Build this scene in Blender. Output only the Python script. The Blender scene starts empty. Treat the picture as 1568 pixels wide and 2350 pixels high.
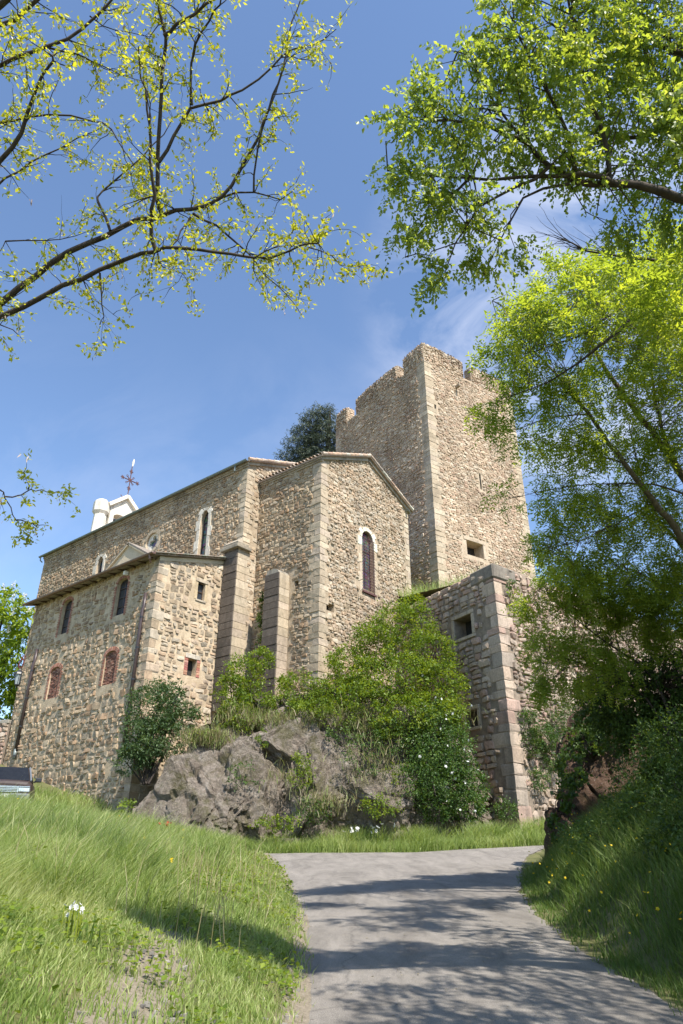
import bpy, bmesh, math, random
import numpy as np
from mathutils import Vector, noise
from mathutils.geometry import tessellate_polygon

random.seed(7)
sc = bpy.context.scene
COL = sc.collection

# ------------------------------------------------------------------ camera
cam_d = bpy.data.cameras.new('camera')
cam = bpy.data.objects.new('camera', cam_d)
COL.objects.link(cam)
PITCH = math.radians(26.8)
EYE = Vector((0.0, 0.0, 1.6))
cam.location = EYE
cam.rotation_euler = (math.radians(90) + PITCH, 0, 0)
cam_d.sensor_fit = 'HORIZONTAL'
cam_d.sensor_width = 24.0
cam_d.lens = 24.0
cam_d.clip_end = 6000
sc.camera = cam

# ------------------------------------------------------------------ sky, sun, exposure
SUN_EL, SUN_AZ = math.radians(54), math.radians(33.5)      # azimuth: from behind the camera towards its right
SDIR = Vector((math.sin(SUN_AZ) * math.cos(SUN_EL), -math.cos(SUN_AZ) * math.cos(SUN_EL), math.sin(SUN_EL)))
world = bpy.data.worlds.new('World')
sc.world = world
world.use_nodes = True
nt = world.node_tree
nt.nodes.clear()
def wn(t, **kw):
    n = nt.nodes.new(t)
    for k, v in kw.items():
        setattr(n, k, v)
    return n
w_out = wn('ShaderNodeOutputWorld')
w_bg = wn('ShaderNodeBackground')
w_bg.inputs['Strength'].default_value = 0.15
w_sky = wn('ShaderNodeTexSky', sky_type='NISHITA', sun_disc=False)
w_sky.sun_elevation = SUN_EL
w_sky.sun_rotation = math.atan2(SDIR.x, SDIR.y)
w_sky.altitude = 300
w_sky.air_density = 1.0
w_sky.dust_density = 0.35
w_sky.ozone_density = 3.0
# thin wisps of cirrus, as a cover of white over the sky
w_tc = wn('ShaderNodeTexCoord')
w_map = wn('ShaderNodeMapping')
w_map.inputs['Rotation'].default_value = (0.3, 0.5, 0.9)
w_map.inputs['Scale'].default_value = (2.2, 5.0, 3.2)
w_n1 = wn('ShaderNodeTexNoise')
w_n1.inputs['Scale'].default_value = 1.7
w_n1.inputs['Detail'].default_value = 8
w_n1.inputs['Roughness'].default_value = 0.62
w_n1.inputs['Distortion'].default_value = 0.5
w_r1 = wn('ShaderNodeValToRGB')
w_r1.color_ramp.elements[0].position = 0.40
w_r1.color_ramp.elements[1].position = 0.70
w_n2 = wn('ShaderNodeTexNoise')
w_n2.inputs['Scale'].default_value = 1.35
w_n2.inputs['Detail'].default_value = 2
w_r2 = wn('ShaderNodeValToRGB')
w_r2.color_ramp.elements[0].position = 0.52
w_r2.color_ramp.elements[1].position = 0.68
w_mul = wn('ShaderNodeMath', operation='MULTIPLY')
w_mul2 = wn('ShaderNodeMath', operation='MULTIPLY')
w_mul2.inputs[1].default_value = 0.75
w_mix = wn('ShaderNodeMix', data_type='RGBA')
w_mix.inputs['B'].default_value = (3.9, 4.1, 4.8, 1)
L = nt.links.new
L(w_tc.outputs['Generated'], w_map.inputs['Vector'])
L(w_map.outputs[0], w_n1.inputs['Vector'])
L(w_tc.outputs['Generated'], w_n2.inputs['Vector'])
L(w_n1.outputs['Fac'], w_r1.inputs[0])
L(w_n2.outputs['Fac'], w_r2.inputs[0])
L(w_r1.outputs[0], w_mul.inputs[0])
# where the wisps lie: a bank beyond the tower's right, a fainter one low in the left, hardly any elsewhere
def lobe(d, a, b, amt):
    dp = wn('ShaderNodeVectorMath', operation='DOT_PRODUCT'); dp.inputs[1].default_value = Vector(d).normalized()
    L(w_tc.outputs['Generated'], dp.inputs[0])
    mr = wn('ShaderNodeMapRange', interpolation_type='SMOOTHSTEP')
    mr.inputs['From Min'].default_value = a; mr.inputs['From Max'].default_value = b; mr.inputs['To Max'].default_value = amt
    L(dp.outputs['Value'], mr.inputs['Value'])
    return mr.outputs[0]
w_a1 = wn('ShaderNodeMath', operation='ADD'); w_a2 = wn('ShaderNodeMath', operation='MULTIPLY_ADD')
L(lobe((.31, .75, .70), .955, .995, 1.0), w_a1.inputs[0]); L(lobe((-.42, .86, .42), .95, .995, .15), w_a1.inputs[1])
L(w_r2.outputs[0], w_a2.inputs[0]); w_a2.inputs[1].default_value = 0.15; L(w_a1.outputs[0], w_a2.inputs[2])
L(w_a2.outputs[0], w_mul.inputs[1])
L(w_mul.outputs[0], w_mul2.inputs[0])
L(w_mul2.outputs[0], w_mix.inputs['Factor'])
L(w_sky.outputs[0], w_mix.inputs['A'])
L(w_mix.outputs['Result'], w_bg.inputs['Color'])
L(w_bg.outputs[0], w_out.inputs[0])

sun_d = bpy.data.lights.new('sun', 'SUN')
sun_d.energy = 5.0
sun_d.angle = math.radians(0.53)
sun_d.color = (1.0, 0.94, 0.85)
sun = bpy.data.objects.new('sun', sun_d)
COL.objects.link(sun)
sun.rotation_euler = SDIR.to_track_quat('Z', 'Y').to_euler()
sun.location = (20, -30, 60)
sc.view_settings.view_transform = 'Standard'
sc.view_settings.look = 'None'
sc.view_settings.gamma = 1
sc.view_settings.use_curve_mapping = False
sc.view_settings.exposure = 0.8
sc.cycles.max_bounces = 8
sc.cycles.transmission_bounces = 8
sc.cycles.diffuse_bounces = 5
sc.cycles.transparent_max_bounces = 8
sc.cycles.use_denoising = True

# ------------------------------------------------------------------ helpers
CP, SP = math.cos(PITCH), math.sin(PITCH)
FPX = 1568.0
def ray(px, py):
    r, u = (px - 784) / FPX, (1175 - py) / FPX
    return Vector((r, CP - u * SP, SP + u * CP))
def at(px, py, Y):           # the point on that line of sight at ground distance Y
    d = ray(px, py)
    return EYE + d * (Y / d.y)
def deep(px, py, D):         # ... at depth D along the optical axis
    return EYE + ray(px, py) * D
def proj(p):
    x, y, z = p[0], p[1], p[2] - 1.6
    zc = y * CP + z * SP
    if zc < 0.1:
        return None
    return 784 + FPX * x / zc, 1175 - FPX * (z * CP - y * SP) / zc, zc

def smooth(x, a, b):
    t = np.clip((x - a) / (b - a), 0, 1)
    return t * t * (3 - 2 * t)

def tag(o, label=None, cat=None, group=None, kind=None):
    if label: o['label'] = label
    if cat: o['category'] = cat
    if group: o['group'] = group
    if kind: o['kind'] = kind
    return o
def link(o, parent=None):
    COL.objects.link(o)
    if parent is not None:
        o.parent = parent
        if parent.name in PINV: o.matrix_parent_inverse = PINV[parent.name]     # children carry world coordinates
    return o
PINV = {}
def thing(name, loc, label, cat, group=None):
    o = bpy.data.objects.new(name, None)
    o.empty_display_size = 0.3
    COL.objects.link(o)
    o.location = loc
    from mathutils import Matrix
    PINV[o.name] = Matrix.Translation(-Vector(loc))
    return tag(o, label, cat, group)

class MB:
    """collects polygons (with a colour each) for ONE mesh object"""
    def __init__(self):
        self.v, self.f, self.c = [], [], []
    def add(self, verts, faces, col=(1, 1, 1)):
        b = len(self.v)
        self.v.extend([tuple(p) for p in verts])
        self.f.extend([tuple(i + b for i in f) for f in faces])
        self.c.extend([col] * len(faces))
        return self
    def box(self, c, ax, ay, az, col=(1, 1, 1)):
        c, ax, ay, az = Vector(c), Vector(ax), Vector(ay), Vector(az)
        vs = [c + ax * i + ay * j + az * k for k in (-1, 1) for j in (-1, 1) for i in (-1, 1)]
        return self.add(vs, [(0, 2, 3, 1), (4, 5, 7, 6), (0, 1, 5, 4), (2, 6, 7, 3), (0, 4, 6, 2), (1, 3, 7, 5)], col)
    def bevbox(self, c, ax, ay, az, bev=0.15, col=(1, 1, 1)):
        """box with chamfered edges, bev as a fraction of the smallest half size"""
        c, ax, ay, az = Vector(c), Vector(ax), Vector(ay), Vector(az)
        b = bev * min(ax.length, ay.length, az.length)
        fx, fy, fz = 1 - b / ax.length, 1 - b / ay.length, 1 - b / az.length
        vs, idx = [], {}
        for i in (-1, 1):
            for j in (-1, 1):
                for k in (-1, 1):
                    for w in range(3):
                        q = c + ax * i * (1 if w == 0 else fx) + ay * j * (1 if w == 1 else fy) + az * k * (1 if w == 2 else fz)
                        idx[(i, j, k, w)] = len(vs)
                        vs.append(q)
        fs = []
        g = lambda i, j, k, w: idx[(i, j, k, w)]
        for s in (-1, 1):
            fs.append((g(s, -1, -1, 0), g(s, 1, -1, 0), g(s, 1, 1, 0), g(s, -1, 1, 0)))
            fs.append((g(-1, s, -1, 1), g(1, s, -1, 1), g(1, s, 1, 1), g(-1, s, 1, 1)))
            fs.append((g(-1, -1, s, 2), g(1, -1, s, 2), g(1, 1, s, 2), g(-1, 1, s, 2)))
        for a in (-1, 1):
            for b2 in (-1, 1):
                fs.append((g(a, b2, -1, 0), g(a, b2, 1, 0), g(a, b2, 1, 1), g(a, b2, -1, 1)))
                fs.append((g(a, -1, b2, 0), g(a, 1, b2, 0), g(a, 1, b2, 2), g(a, -1, b2, 2)))
                fs.append((g(-1, a, b2, 1), g(1, a, b2, 1), g(1, a, b2, 2), g(-1, a, b2, 2)))
                for k in (-1, 1):
                    fs.append((g(a, b2, k, 0), g(a, b2, k, 1), g(a, b2, k, 2)))
        return self.add(vs, fs, col)
    def tube(self, pts, radii, sides=6, col=(1, 1, 1), cap=True):
        pts = [Vector(p) for p in pts]
        n = len(pts)
        if not hasattr(radii, '__len__'):
            radii = [radii] * n
        vs, fs = [], []
        up = Vector((0.13, 0.21, 0.97))
        for i, p in enumerate(pts):
            t = (pts[min(i + 1, n - 1)] - pts[max(i - 1, 0)])
            if t.length < 1e-9: t = Vector((0, 0, 1))
            t.normalize()
            a = t.cross(up)
            if a.length < 0.05: a = t.cross(Vector((1, 0, 0)))
            a.normalize()
            b = t.cross(a)
            for k in range(sides):
                th = 2 * math.pi * k / sides
                vs.append(p + (a * math.cos(th) + b * math.sin(th)) * radii[i])
        for i in range(n - 1):
            for k in range(sides):
                k2 = (k + 1) % sides
                fs.append((i * sides + k, i * sides + k2, (i + 1) * sides + k2, (i + 1) * sides + k))
        if cap:
            fs.append(tuple(range(sides))[::-1])
            fs.append(tuple((n - 1) * sides + k for k in range(sides)))
        return self.add(vs, fs, col)
    def build(self, name, mat, parent=None, smooth_=False, fixn=True):
        me = bpy.data.meshes.new(name)
        me.from_pydata(self.v, [], self.f)
        at_ = me.attributes.new('tint', 'FLOAT_COLOR', 'FACE')
        arr = np.ones((len(self.f), 4), dtype=np.float32)
        arr[:, :3] = np.array(self.c, dtype=np.float32)
        at_.data.foreach_set('color', arr.ravel())
        if fixn:
            bm = bmesh.new(); bm.from_mesh(me)
            bmesh.ops.recalc_face_normals(bm, faces=bm.faces)
            bm.to_mesh(me); bm.free()
        if smooth_:
            me.polygons.foreach_set('use_smooth', [True] * len(me.polygons))
        me.materials.append(mat)
        return link(bpy.data.objects.new(name, me), parent)

def mesh_np(name, V, F, mat, tint=None, parent=None, smooth_=False):
    """triangle or quad mesh straight from arrays; tint is one float per vertex"""
    V = np.asarray(V, dtype=np.float32); F = np.asarray(F, dtype=np.int32)
    me = bpy.data.meshes.new(name)
    k = F.shape[1]
    me.vertices.add(len(V)); me.vertices.foreach_set('co', V.ravel())
    me.loops.add(F.size); me.loops.foreach_set('vertex_index', F.ravel())
    me.polygons.add(len(F))
    me.polygons.foreach_set('loop_start', np.arange(len(F), dtype=np.int32) * k)
    me.update(calc_edges=True)
    if tint is not None:
        a = me.attributes.new('tint', 'FLOAT', 'POINT')
        a.data.foreach_set('value', np.asarray(tint, dtype=np.float32))
    if smooth_:
        me.polygons.foreach_set('use_smooth', np.ones(len(F), dtype=bool))
    me.materials.append(mat)
    return link(bpy.data.objects.new(name, me), parent)

# ------------------------------------------------------------------ materials
def mat_new(name):
    m = bpy.data.materials.new(name)
    m.use_nodes = True
    t = m.node_tree
    b = t.nodes['Principled BSDF']
    b.inputs['Roughness'].default_value = 0.85
    b.inputs['Specular IOR Level'].default_value = 0.25
    return m, t, b
def nd(t, typ, ins=None, **kw):
    n = t.nodes.new(typ)
    for k, v in kw.items(): setattr(n, k, v)
    for k, v in (ins or {}).items(): n.inputs[k].default_value = v
    return n
def ramp(t, fac, stops):
    r = nd(t, 'ShaderNodeValToRGB')
    e = r.color_ramp.elements
    while len(e) < len(stops): e.new(0.5)
    for i, (p, c) in enumerate(stops):
        e[i].position = p
        e[i].color = (c[0], c[1], c[2], 1) if hasattr(c, '__len__') else (c, c, c, 1)
    t.links.new(fac, r.inputs[0])
    return r.outputs[0]
def noise_of(t, scale, detail=4, rough=0.55, dist=0.0, vec=None, sc3=None):
    n = nd(t, 'ShaderNodeTexNoise', {'Scale': scale, 'Detail': detail, 'Roughness': rough, 'Distortion': dist})
    tc = nd(t, 'ShaderNodeTexCoord')
    v = tc.outputs['Object']
    if sc3:
        mp = nd(t, 'ShaderNodeMapping', {'Scale': sc3})
        t.links.new(v, mp.inputs[0]); v = mp.outputs[0]
    t.links.new(v, n.inputs['Vector'])
    return n.outputs['Fac']
def mixc(t, a, b, fac, mode='MIX'):
    m = nd(t, 'ShaderNodeMix', data_type='RGBA', blend_type=mode)
    for sock, val in (('A', a), ('B', b)):
        if hasattr(val, 'is_output') or hasattr(val, 'links'): t.links.new(val, m.inputs[sock])
        else: m.inputs[sock].default_value = (*val, 1)
    if hasattr(fac, 'links'): t.links.new(fac, m.inputs['Factor'])
    else: m.inputs['Factor'].default_value = fac
    return m.outputs['Result']
def bump(t, b, h, strength, dist):
    n = nd(t, 'ShaderNodeBump', {'Strength': strength, 'Distance': dist})
    t.links.new(h, n.inputs['Height'])
    t.links.new(n.outputs[0], b.inputs['Normal'])

def stone_mat(name, grain=9.0, dirt=(0.10, 0.085, 0.07), dirt_amt=0.5, lichen=0.25):
    m, t, b = mat_new(name)
    a = nd(t, 'ShaderNodeAttribute', attribute_name='tint')
    n1 = noise_of(t, grain, 6, 0.65)
    v = ramp(t, n1, [(0.28, 0.68), (0.5, 0.97), (0.75, 1.22)])
    c = mixc(t, a.outputs['Color'], v, 1.0, 'MULTIPLY')
    n2 = noise_of(t, 0.8, 6, 0.7, 0.6, sc3=(1.3, 1.3, 0.28))
    f = ramp(t, n2, [(0.49, 0.0), (0.68, dirt_amt)])
    c = mixc(t, c, dirt, f)
    n3 = noise_of(t, 14.0, 3, 0.6)
    f3 = ramp(t, n3, [(0.60, 0.0), (0.70, lichen)])
    c = mixc(t, c, (0.46, 0.42, 0.33), f3)
    t.links.new(c, b.inputs['Base Color'])
    b.inputs['Roughness'].default_value = 0.92
    bump(t, b, noise_of(t, grain * 3, 5, 0.7), 0.55, 0.02)
    return m
M = {}
M['stone'] = stone_mat('rubble_stone')
M['tower_stone'] = stone_mat('tower_stone', 9.0, (0.13, 0.10, 0.075), 0.45, 0.25)
M['granite'] = stone_mat('bastion_granite', 12.0, (0.10, 0.09, 0.075), 0.55, 0.3)
M['ashlar'] = stone_mat('dressed_stone', 7.0, (0.15, 0.12, 0.09), 0.6, 0.2)
M['stained'] = stone_mat('weathered_stone', 6.0, (0.07, 0.06, 0.05), 0.85, 0.3)

def mortar_mat(name, c1, c2, sc=3.0):
    m, t, b = mat_new(name)
    c = ramp(t, noise_of(t, sc, 7, 0.7), [(0.3, c1), (0.7, c2)])
    n2 = noise_of(t, 0.6, 4, 0.65, 0.5, sc3=(1, 1, 0.4))
    c = mixc(t, c, tuple(x * 0.45 for x in c1), ramp(t, n2, [(0.5, 0.0), (0.75, 0.6)]))
    t.links.new(c, b.inputs['Base Color'])
    b.inputs['Roughness'].default_value = 0.95
    bump(t, b, noise_of(t, 22, 5, 0.7), 0.8, 0.03)
    return m
M['mortar'] = mortar_mat('lime_mortar', (0.36, 0.275, 0.18), (0.62, 0.50, 0.35))
M['tower_mortar'] = mortar_mat('tower_mortar', (0.36, 0.28, 0.195), (0.56, 0.455, 0.335))
M['chancel_mortar'] = mortar_mat('chancel_mortar', (0.27, 0.205, 0.135), (0.52, 0.42, 0.30))  # darker mortar, its colour also carries the shadows in gaps below proud stones
M['dry_joint'] = mortar_mat('earth_joint', (0.16, 0.125, 0.095), (0.33, 0.265, 0.20))
M['plaster'] = mortar_mat('plaster', (0.52, 0.43, 0.30), (0.62, 0.52, 0.38))
M['white_render'] = mortar_mat('white_render', (0.60, 0.55, 0.46), (0.80, 0.76, 0.68), 2.5)

def plain(name, col, rough=0.6, metal=0.0, var=0.25, scale=6.0, spec=0.4):
    m, t, b = mat_new(name)
    c = ramp(t, noise_of(t, scale, 5, 0.6), [(0.25, tuple(x * (1 - var) for x in col)), (0.75, tuple(min(1, x * (1 + var)) for x in col))])
    t.links.new(c, b.inputs['Base Color'])
    b.inputs['Roughness'].default_value = rough
    b.inputs['Metallic'].default_value = metal
    b.inputs['Specular IOR Level'].default_value = spec
    return m
M['zinc'] = plain('zinc_gutter', (0.19, 0.22, 0.21), 0.45, 0.3)
M['brown_metal'] = plain('brown_lacquered_metal', (0.06, 0.042, 0.04), 0.4)
M['copper'] = plain('copper_gutter', (0.20, 0.12, 0.085), 0.5)
M['iron'] = plain('wrought_iron', (0.05, 0.035, 0.032), 0.6)
M['rust'] = plain('rusty_iron', (0.12, 0.055, 0.05), 0.8)
M['red_paint'] = plain('red_paint', (0.55, 0.05, 0.05), 0.4)
M['black_metal'] = plain('black_metal', (0.03, 0.032, 0.036), 0.4)
M['white_plastic'] = plain('white_plastic', (0.8, 0.8, 0.8), 0.4, var=0.03)
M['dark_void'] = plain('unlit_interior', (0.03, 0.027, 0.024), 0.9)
M['wood'] = plain('brown_wood', (0.09, 0.055, 0.035), 0.6)
M['glass'] = plain('window_glass', (0.03, 0.038, 0.05), 0.08, spec=0.9)
M['lamp_glass'] = plain('frosted_lamp_glass', (0.32, 0.36, 0.38), 0.2)
M['tile'] = stone_mat('clay_tile', 8.0, (0.10, 0.08, 0.07), 0.5, 0.5)
M['bark'] = plain('bark', (0.055, 0.043, 0.035), 0.95, var=0.55, scale=14)
M['pale_bark'] = plain('pale_bark', (0.14, 0.115, 0.085), 0.95, var=0.5, scale=12)
M['dead_twig'] = plain('dry_twig', (0.16, 0.12, 0.085), 0.95, var=0.4, scale=10)

def stained_glass():
    m, t, b = mat_new('leaded_glass')
    tc = nd(t, 'ShaderNodeTexCoord')
    vo = nd(t, 'ShaderNodeTexVoronoi', {'Scale': 6.0})
    t.links.new(tc.outputs['Object'], vo.inputs['Vector'])
    c = mixc(t, vo.outputs['Color'], (0.045, 0.05, 0.075), 0.86)
    t.links.new(c, b.inputs['Base Color'])
    b.inputs['Roughness'].default_value = 0.2
    b.inputs['Specular IOR Level'].default_value = 0.6
    return m
M['leaded'] = stained_glass()

def brick_mat():
    m, t, b = mat_new('red_brick')
    a = nd(t, 'ShaderNodeAttribute', attribute_name='tint')
    v = ramp(t, noise_of(t, 18, 5, 0.7), [(0.3, 0.5), (0.7, 1.35)])
    t.links.new(mixc(t, a.outputs['Color'], v, 1.0, 'MULTIPLY'), b.inputs['Base Color'])
    bump(t, b, noise_of(t, 60, 4, 0.7), 0.5, 0.01)
    return m
M['brick'] = brick_mat()

def leaf_mat(name, dark, mid, light, trans=0.45, rough=0.45, spec=0.35, tcol=None):
    m, t, b = mat_new(name)
    a = nd(t, 'ShaderNodeAttribute', attribute_name='tint')
    c = ramp(t, a.outputs['Fac'], [(0.0, dark), (0.5, mid), (1.0, light)])
    t.links.new(c, b.inputs['Base Color'])
    b.inputs['Roughness'].default_value = rough
    b.inputs['Specular IOR Level'].default_value = spec
    tr = nd(t, 'ShaderNodeBsdfTranslucent')
    tc_ = mixc(t, c, tcol or (1.7, 1.5, 0.45), 1.0, 'MULTIPLY')
    t.links.new(tc_, tr.inputs['Color'])
    mx = nd(t, 'ShaderNodeMixShader', {0: trans})
    t.links.new(b.outputs[0], mx.inputs[1]); t.links.new(tr.outputs[0], mx.inputs[2])
    t.links.new(mx.outputs[0], t.nodes['Material Output'].inputs['Surface'])
    return m
M['locust_leaf'] = leaf_mat('locust_leaf', (0.19, 0.23, 0.03), (0.35, 0.39, 0.05), (0.50, 0.52, 0.08), 0.5)
M['hack_leaf'] = leaf_mat('broad_tree_leaf', (0.13, 0.205, 0.055), (0.235, 0.325, 0.085), (0.40, 0.46, 0.15), 0.6, 0.4, 0.45)
M['ash_leaf'] = leaf_mat('ash_leaf', (0.13, 0.20, 0.035), (0.25, 0.345, 0.07), (0.42, 0.48, 0.11), 0.6)
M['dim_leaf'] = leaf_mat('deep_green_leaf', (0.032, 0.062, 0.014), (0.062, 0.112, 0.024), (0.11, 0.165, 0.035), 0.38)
M['shrub_leaf'] = leaf_mat('shrub_leaf', (0.06, 0.11, 0.015), (0.14, 0.215, 0.022), (0.26, 0.32, 0.035), 0.42)
M['rose_leaf'] = leaf_mat('rose_leaf', (0.035, 0.075, 0.02), (0.07, 0.135, 0.03), (0.13, 0.20, 0.05), 0.35)
M['elder_leaf'] = leaf_mat('dark_shrub_leaf', (0.03, 0.065, 0.025), (0.065, 0.115, 0.04), (0.12, 0.175, 0.07), 0.3)
M['cedar_leaf'] = leaf_mat('cedar_needles', (0.045, 0.065, 0.042), (0.10, 0.13, 0.088), (0.17, 0.20, 0.14), 0.15, tcol=(1, 1, 0.8))
M['chestnut_leaf'] = leaf_mat('chestnut_leaf', (0.10, 0.18, 0.015), (0.22, 0.32, 0.03), (0.36, 0.43, 0.05), 0.5)
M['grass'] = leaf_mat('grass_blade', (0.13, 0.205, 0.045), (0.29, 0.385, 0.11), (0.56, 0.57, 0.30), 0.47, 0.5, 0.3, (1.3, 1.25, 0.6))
M['bank_grass'] = leaf_mat('shaded_bank_grass', (0.055, 0.11, 0.022), (0.12, 0.19, 0.04), (0.26, 0.29, 0.11), 0.38, 0.5, 0.3, (1.3, 1.25, 0.6))  # darker copy of the meadow grass, the bank's shade put into its colours
M['pod'] = leaf_mat('seed_pod', (0.16, 0.10, 0.07), (0.36, 0.28, 0.23), (0.62, 0.54, 0.50), 0.25, tcol=(1, 0.9, 0.8))
M['dry_stalk'] = leaf_mat('dry_stalk', (0.13, 0.11, 0.05), (0.22, 0.19, 0.09), (0.36, 0.30, 0.17), 0.2, tcol=(1, 1, 0.8))
M['petal_white'] = leaf_mat('white_petal', (0.68, 0.68, 0.64), (0.76, 0.76, 0.73), (0.82, 0.82, 0.8), 0.3, tcol=(1, 1, 1))
M['petal_yellow'] = leaf_mat('yellow_petal', (0.60, 0.42, 0.01), (0.72, 0.52, 0.01), (0.78, 0.60, 0.02), 0.3, tcol=(1, 1, 0.5))
M['petal_red'] = leaf_mat('red_petal', (0.5, 0.06, 0.03), (0.55, 0.08, 0.04), (0.6, 0.1, 0.05), 0.3, tcol=(1, 0.6, 0.5))

def ground_mat():
    m, t, b = mat_new('grassy_earth')
    c = ramp(t, noise_of(t, 2.2, 7, 0.7), [(0.3, (0.075, 0.085, 0.03)), (0.55, (0.13, 0.13, 0.05)), (0.75, (0.19, 0.16, 0.085))])
    a = nd(t, 'ShaderNodeAttribute', attribute_name='tint')
    grav = ramp(t, noise_of(t, 30, 6, 0.75), [(0.3, (0.14, 0.115, 0.08)), (0.7, (0.32, 0.275, 0.215))])
    n = noise_of(t, 3.5, 5, 0.7)
    ad = nd(t, 'ShaderNodeMath', operation='MULTIPLY_ADD', use_clamp=False)
    t.links.new(n, ad.inputs[0]); ad.inputs[1].default_value = 0.9
    sub = nd(t, 'ShaderNodeMath', operation='SUBTRACT'); t.links.new(a.outputs['Fac'], sub.inputs[0]); sub.inputs[1].default_value = 0.45
    t.links.new(sub.outputs[0], ad.inputs[2])
    f = ramp(t, ad.outputs[0], [(0.42, 0.0), (0.62, 1.0)])
    c = mixc(t, c, grav, f)
    t.links.new(c, b.inputs['Base Color'])
    bump(t, b, noise_of(t, 25, 6, 0.7), 0.7, 0.04)
    return m
M['ground'] = ground_mat()

def road_mat():
    m, t, b = mat_new('worn_asphalt')
    c = ramp(t, noise_of(t, 120, 3, 0.7), [(0.30, (0.125, 0.112, 0.098)), (0.55, (0.25, 0.228, 0.203)), (0.75, (0.42, 0.385, 0.34))])
    n2 = noise_of(t, 1.1, 7, 0.7, 0.6, sc3=(1.6, 0.5, 1))
    c = mixc(t, c, ramp(t, n2, [(0.3, 0.62), (0.5, 0.95), (0.7, 1.2)]), 1.0, 'MULTIPLY')
    n3 = noise_of(t, 5.0, 5, 0.75)
    c = mixc(t, c, (0.29, 0.25, 0.20), ramp(t, n3, [(0.56, 0.0), (0.72, 0.45)]))
    tc = nd(t, 'ShaderNodeTexCoord')                    # hairline cracks
    vo = nd(t, 'ShaderNodeTexVoronoi', {'Scale': 0.33, 'Randomness': 1.0}, feature='DISTANCE_TO_EDGE')
    wob = nd(t, 'ShaderNodeTexNoise', {'Scale': 3.0, 'Detail': 4})
    t.links.new(tc.outputs['Object'], wob.inputs['Vector'])
    vm = mixc(t, tc.outputs['Object'], wob.outputs['Color'], 0.25)
    t.links.new(vm, vo.inputs['Vector'])
    c = mixc(t, c, (0.07, 0.065, 0.06), ramp(t, vo.outputs['Distance'], [(0.0, 0.4), (0.006, 0.0)]))
    t.links.new(c, b.inputs['Base Color'])
    b.inputs['Roughness'].default_value = 0.9
    bump(t, b, noise_of(t, 110, 4, 0.7), 0.8, 0.012)
    return m
M['road'] = road_mat()

def rock_mat(name, c1, c2, c3, moss=0.5):
    m, t, b = mat_new(name)
    c = ramp(t, noise_of(t, 1.6, 9, 0.72, 0.8), [(0.28, c1), (0.5, c2), (0.72, c3)])
    c = mixc(t, c, ramp(t, noise_of(t, 8, 8, 0.75), [(0.3, 0.5), (0.7, 1.35)]), 1.0, 'MULTIPLY')
    n3 = noise_of(t, 1.1, 6, 0.75, 0.5)
    c = mixc(t, c, (0.10, 0.095, 0.03), ramp(t, n3, [(0.50, 0.0), (0.62, moss)]))
    n4 = noise_of(t, 19, 3, 0.6)
    c = mixc(t, c, (0.45, 0.42, 0.38), ramp(t, n4, [(0.62, 0.0), (0.70, 0.5)]))
    tc = nd(t, 'ShaderNodeTexCoord')
    vo = nd(t, 'ShaderNodeTexVoronoi', {'Scale': 1.5}, feature='DISTANCE_TO_EDGE')
    wob = nd(t, 'ShaderNodeTexNoise', {'Scale': 2.0, 'Detail': 6, 'Roughness': .7})
    mp = nd(t, 'ShaderNodeMapping', {'Scale': (1, 1, 1.8), 'Rotation': (0, .5, .2)})
    t.links.new(tc.outputs['Object'], wob.inputs['Vector']); t.links.new(tc.outputs['Object'], mp.inputs[0])
    t.links.new(mixc(t, mp.outputs[0], wob.outputs['Color'], 0.3), vo.inputs['Vector'])
    c = mixc(t, c, tuple(x * .35 for x in c1), ramp(t, vo.outputs['Distance'], [(0.0, 0.5), (0.012, 0.0)]))
    t.links.new(c, b.inputs['Base Color'])
    b.inputs['Roughness'].default_value = 0.93
    bump(t, b, noise_of(t, 12, 10, 0.8), 1.0, 0.20)
    return m
M['rock'] = rock_mat('grey_schist', (0.155, 0.12, 0.09), (0.30, 0.25, 0.20), (0.47, 0.415, 0.355), 0.7)
M['red_rock'] = rock_mat('brown_rock', (0.075, 0.045, 0.03), (0.15, 0.09, 0.06), (0.23, 0.15, 0.105), 0.3)

# ------------------------------------------------------------------ terrain
_ly = np.array([-40, 0, 6.65, 9.2, 12.5, 20, 25.4, 27.5]); _lx = np.array([0.4, -.22, -.29, -.34, -.54, -1.4, -2.5, -3.0])
_ry = np.array([-40, 0, 6, 9.2, 12.5, 16, 20, 24, 28]); _rx = np.array([2.6, 2.65, 2.8, 2.75, 3.0, 3.6, 4.6, 5.7, 8.0])
def Lx(y): return np.interp(y, _ly, _lx)
def Rx(y): return np.interp(y, _ry, _rx)
def vnoise(x, y, s, seed=0.0):
    x = np.asarray(x, float) * s + seed * 17.3; y = np.asarray(y, float) * s - seed * 9.1
    return (np.sin(x * 1.0 + 1.7 * np.sin(y * .9 + seed)) + np.sin(y * 1.3 + 1.3 * np.sin(x * 1.1 + 2 * seed)) + .6 * np.sin((x + y) * 2.3 + seed) + .5 * np.sin((x - 1.4 * y) * 3.1)) / 3.1
def road_z(x, y): return np.maximum(0.0625 * np.minimum(y, 28.0), -4) + .055 * np.clip(np.asarray(x, float) - 2.5, 0, 7) * smooth(np.asarray(y, float), 21, 27)
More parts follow.
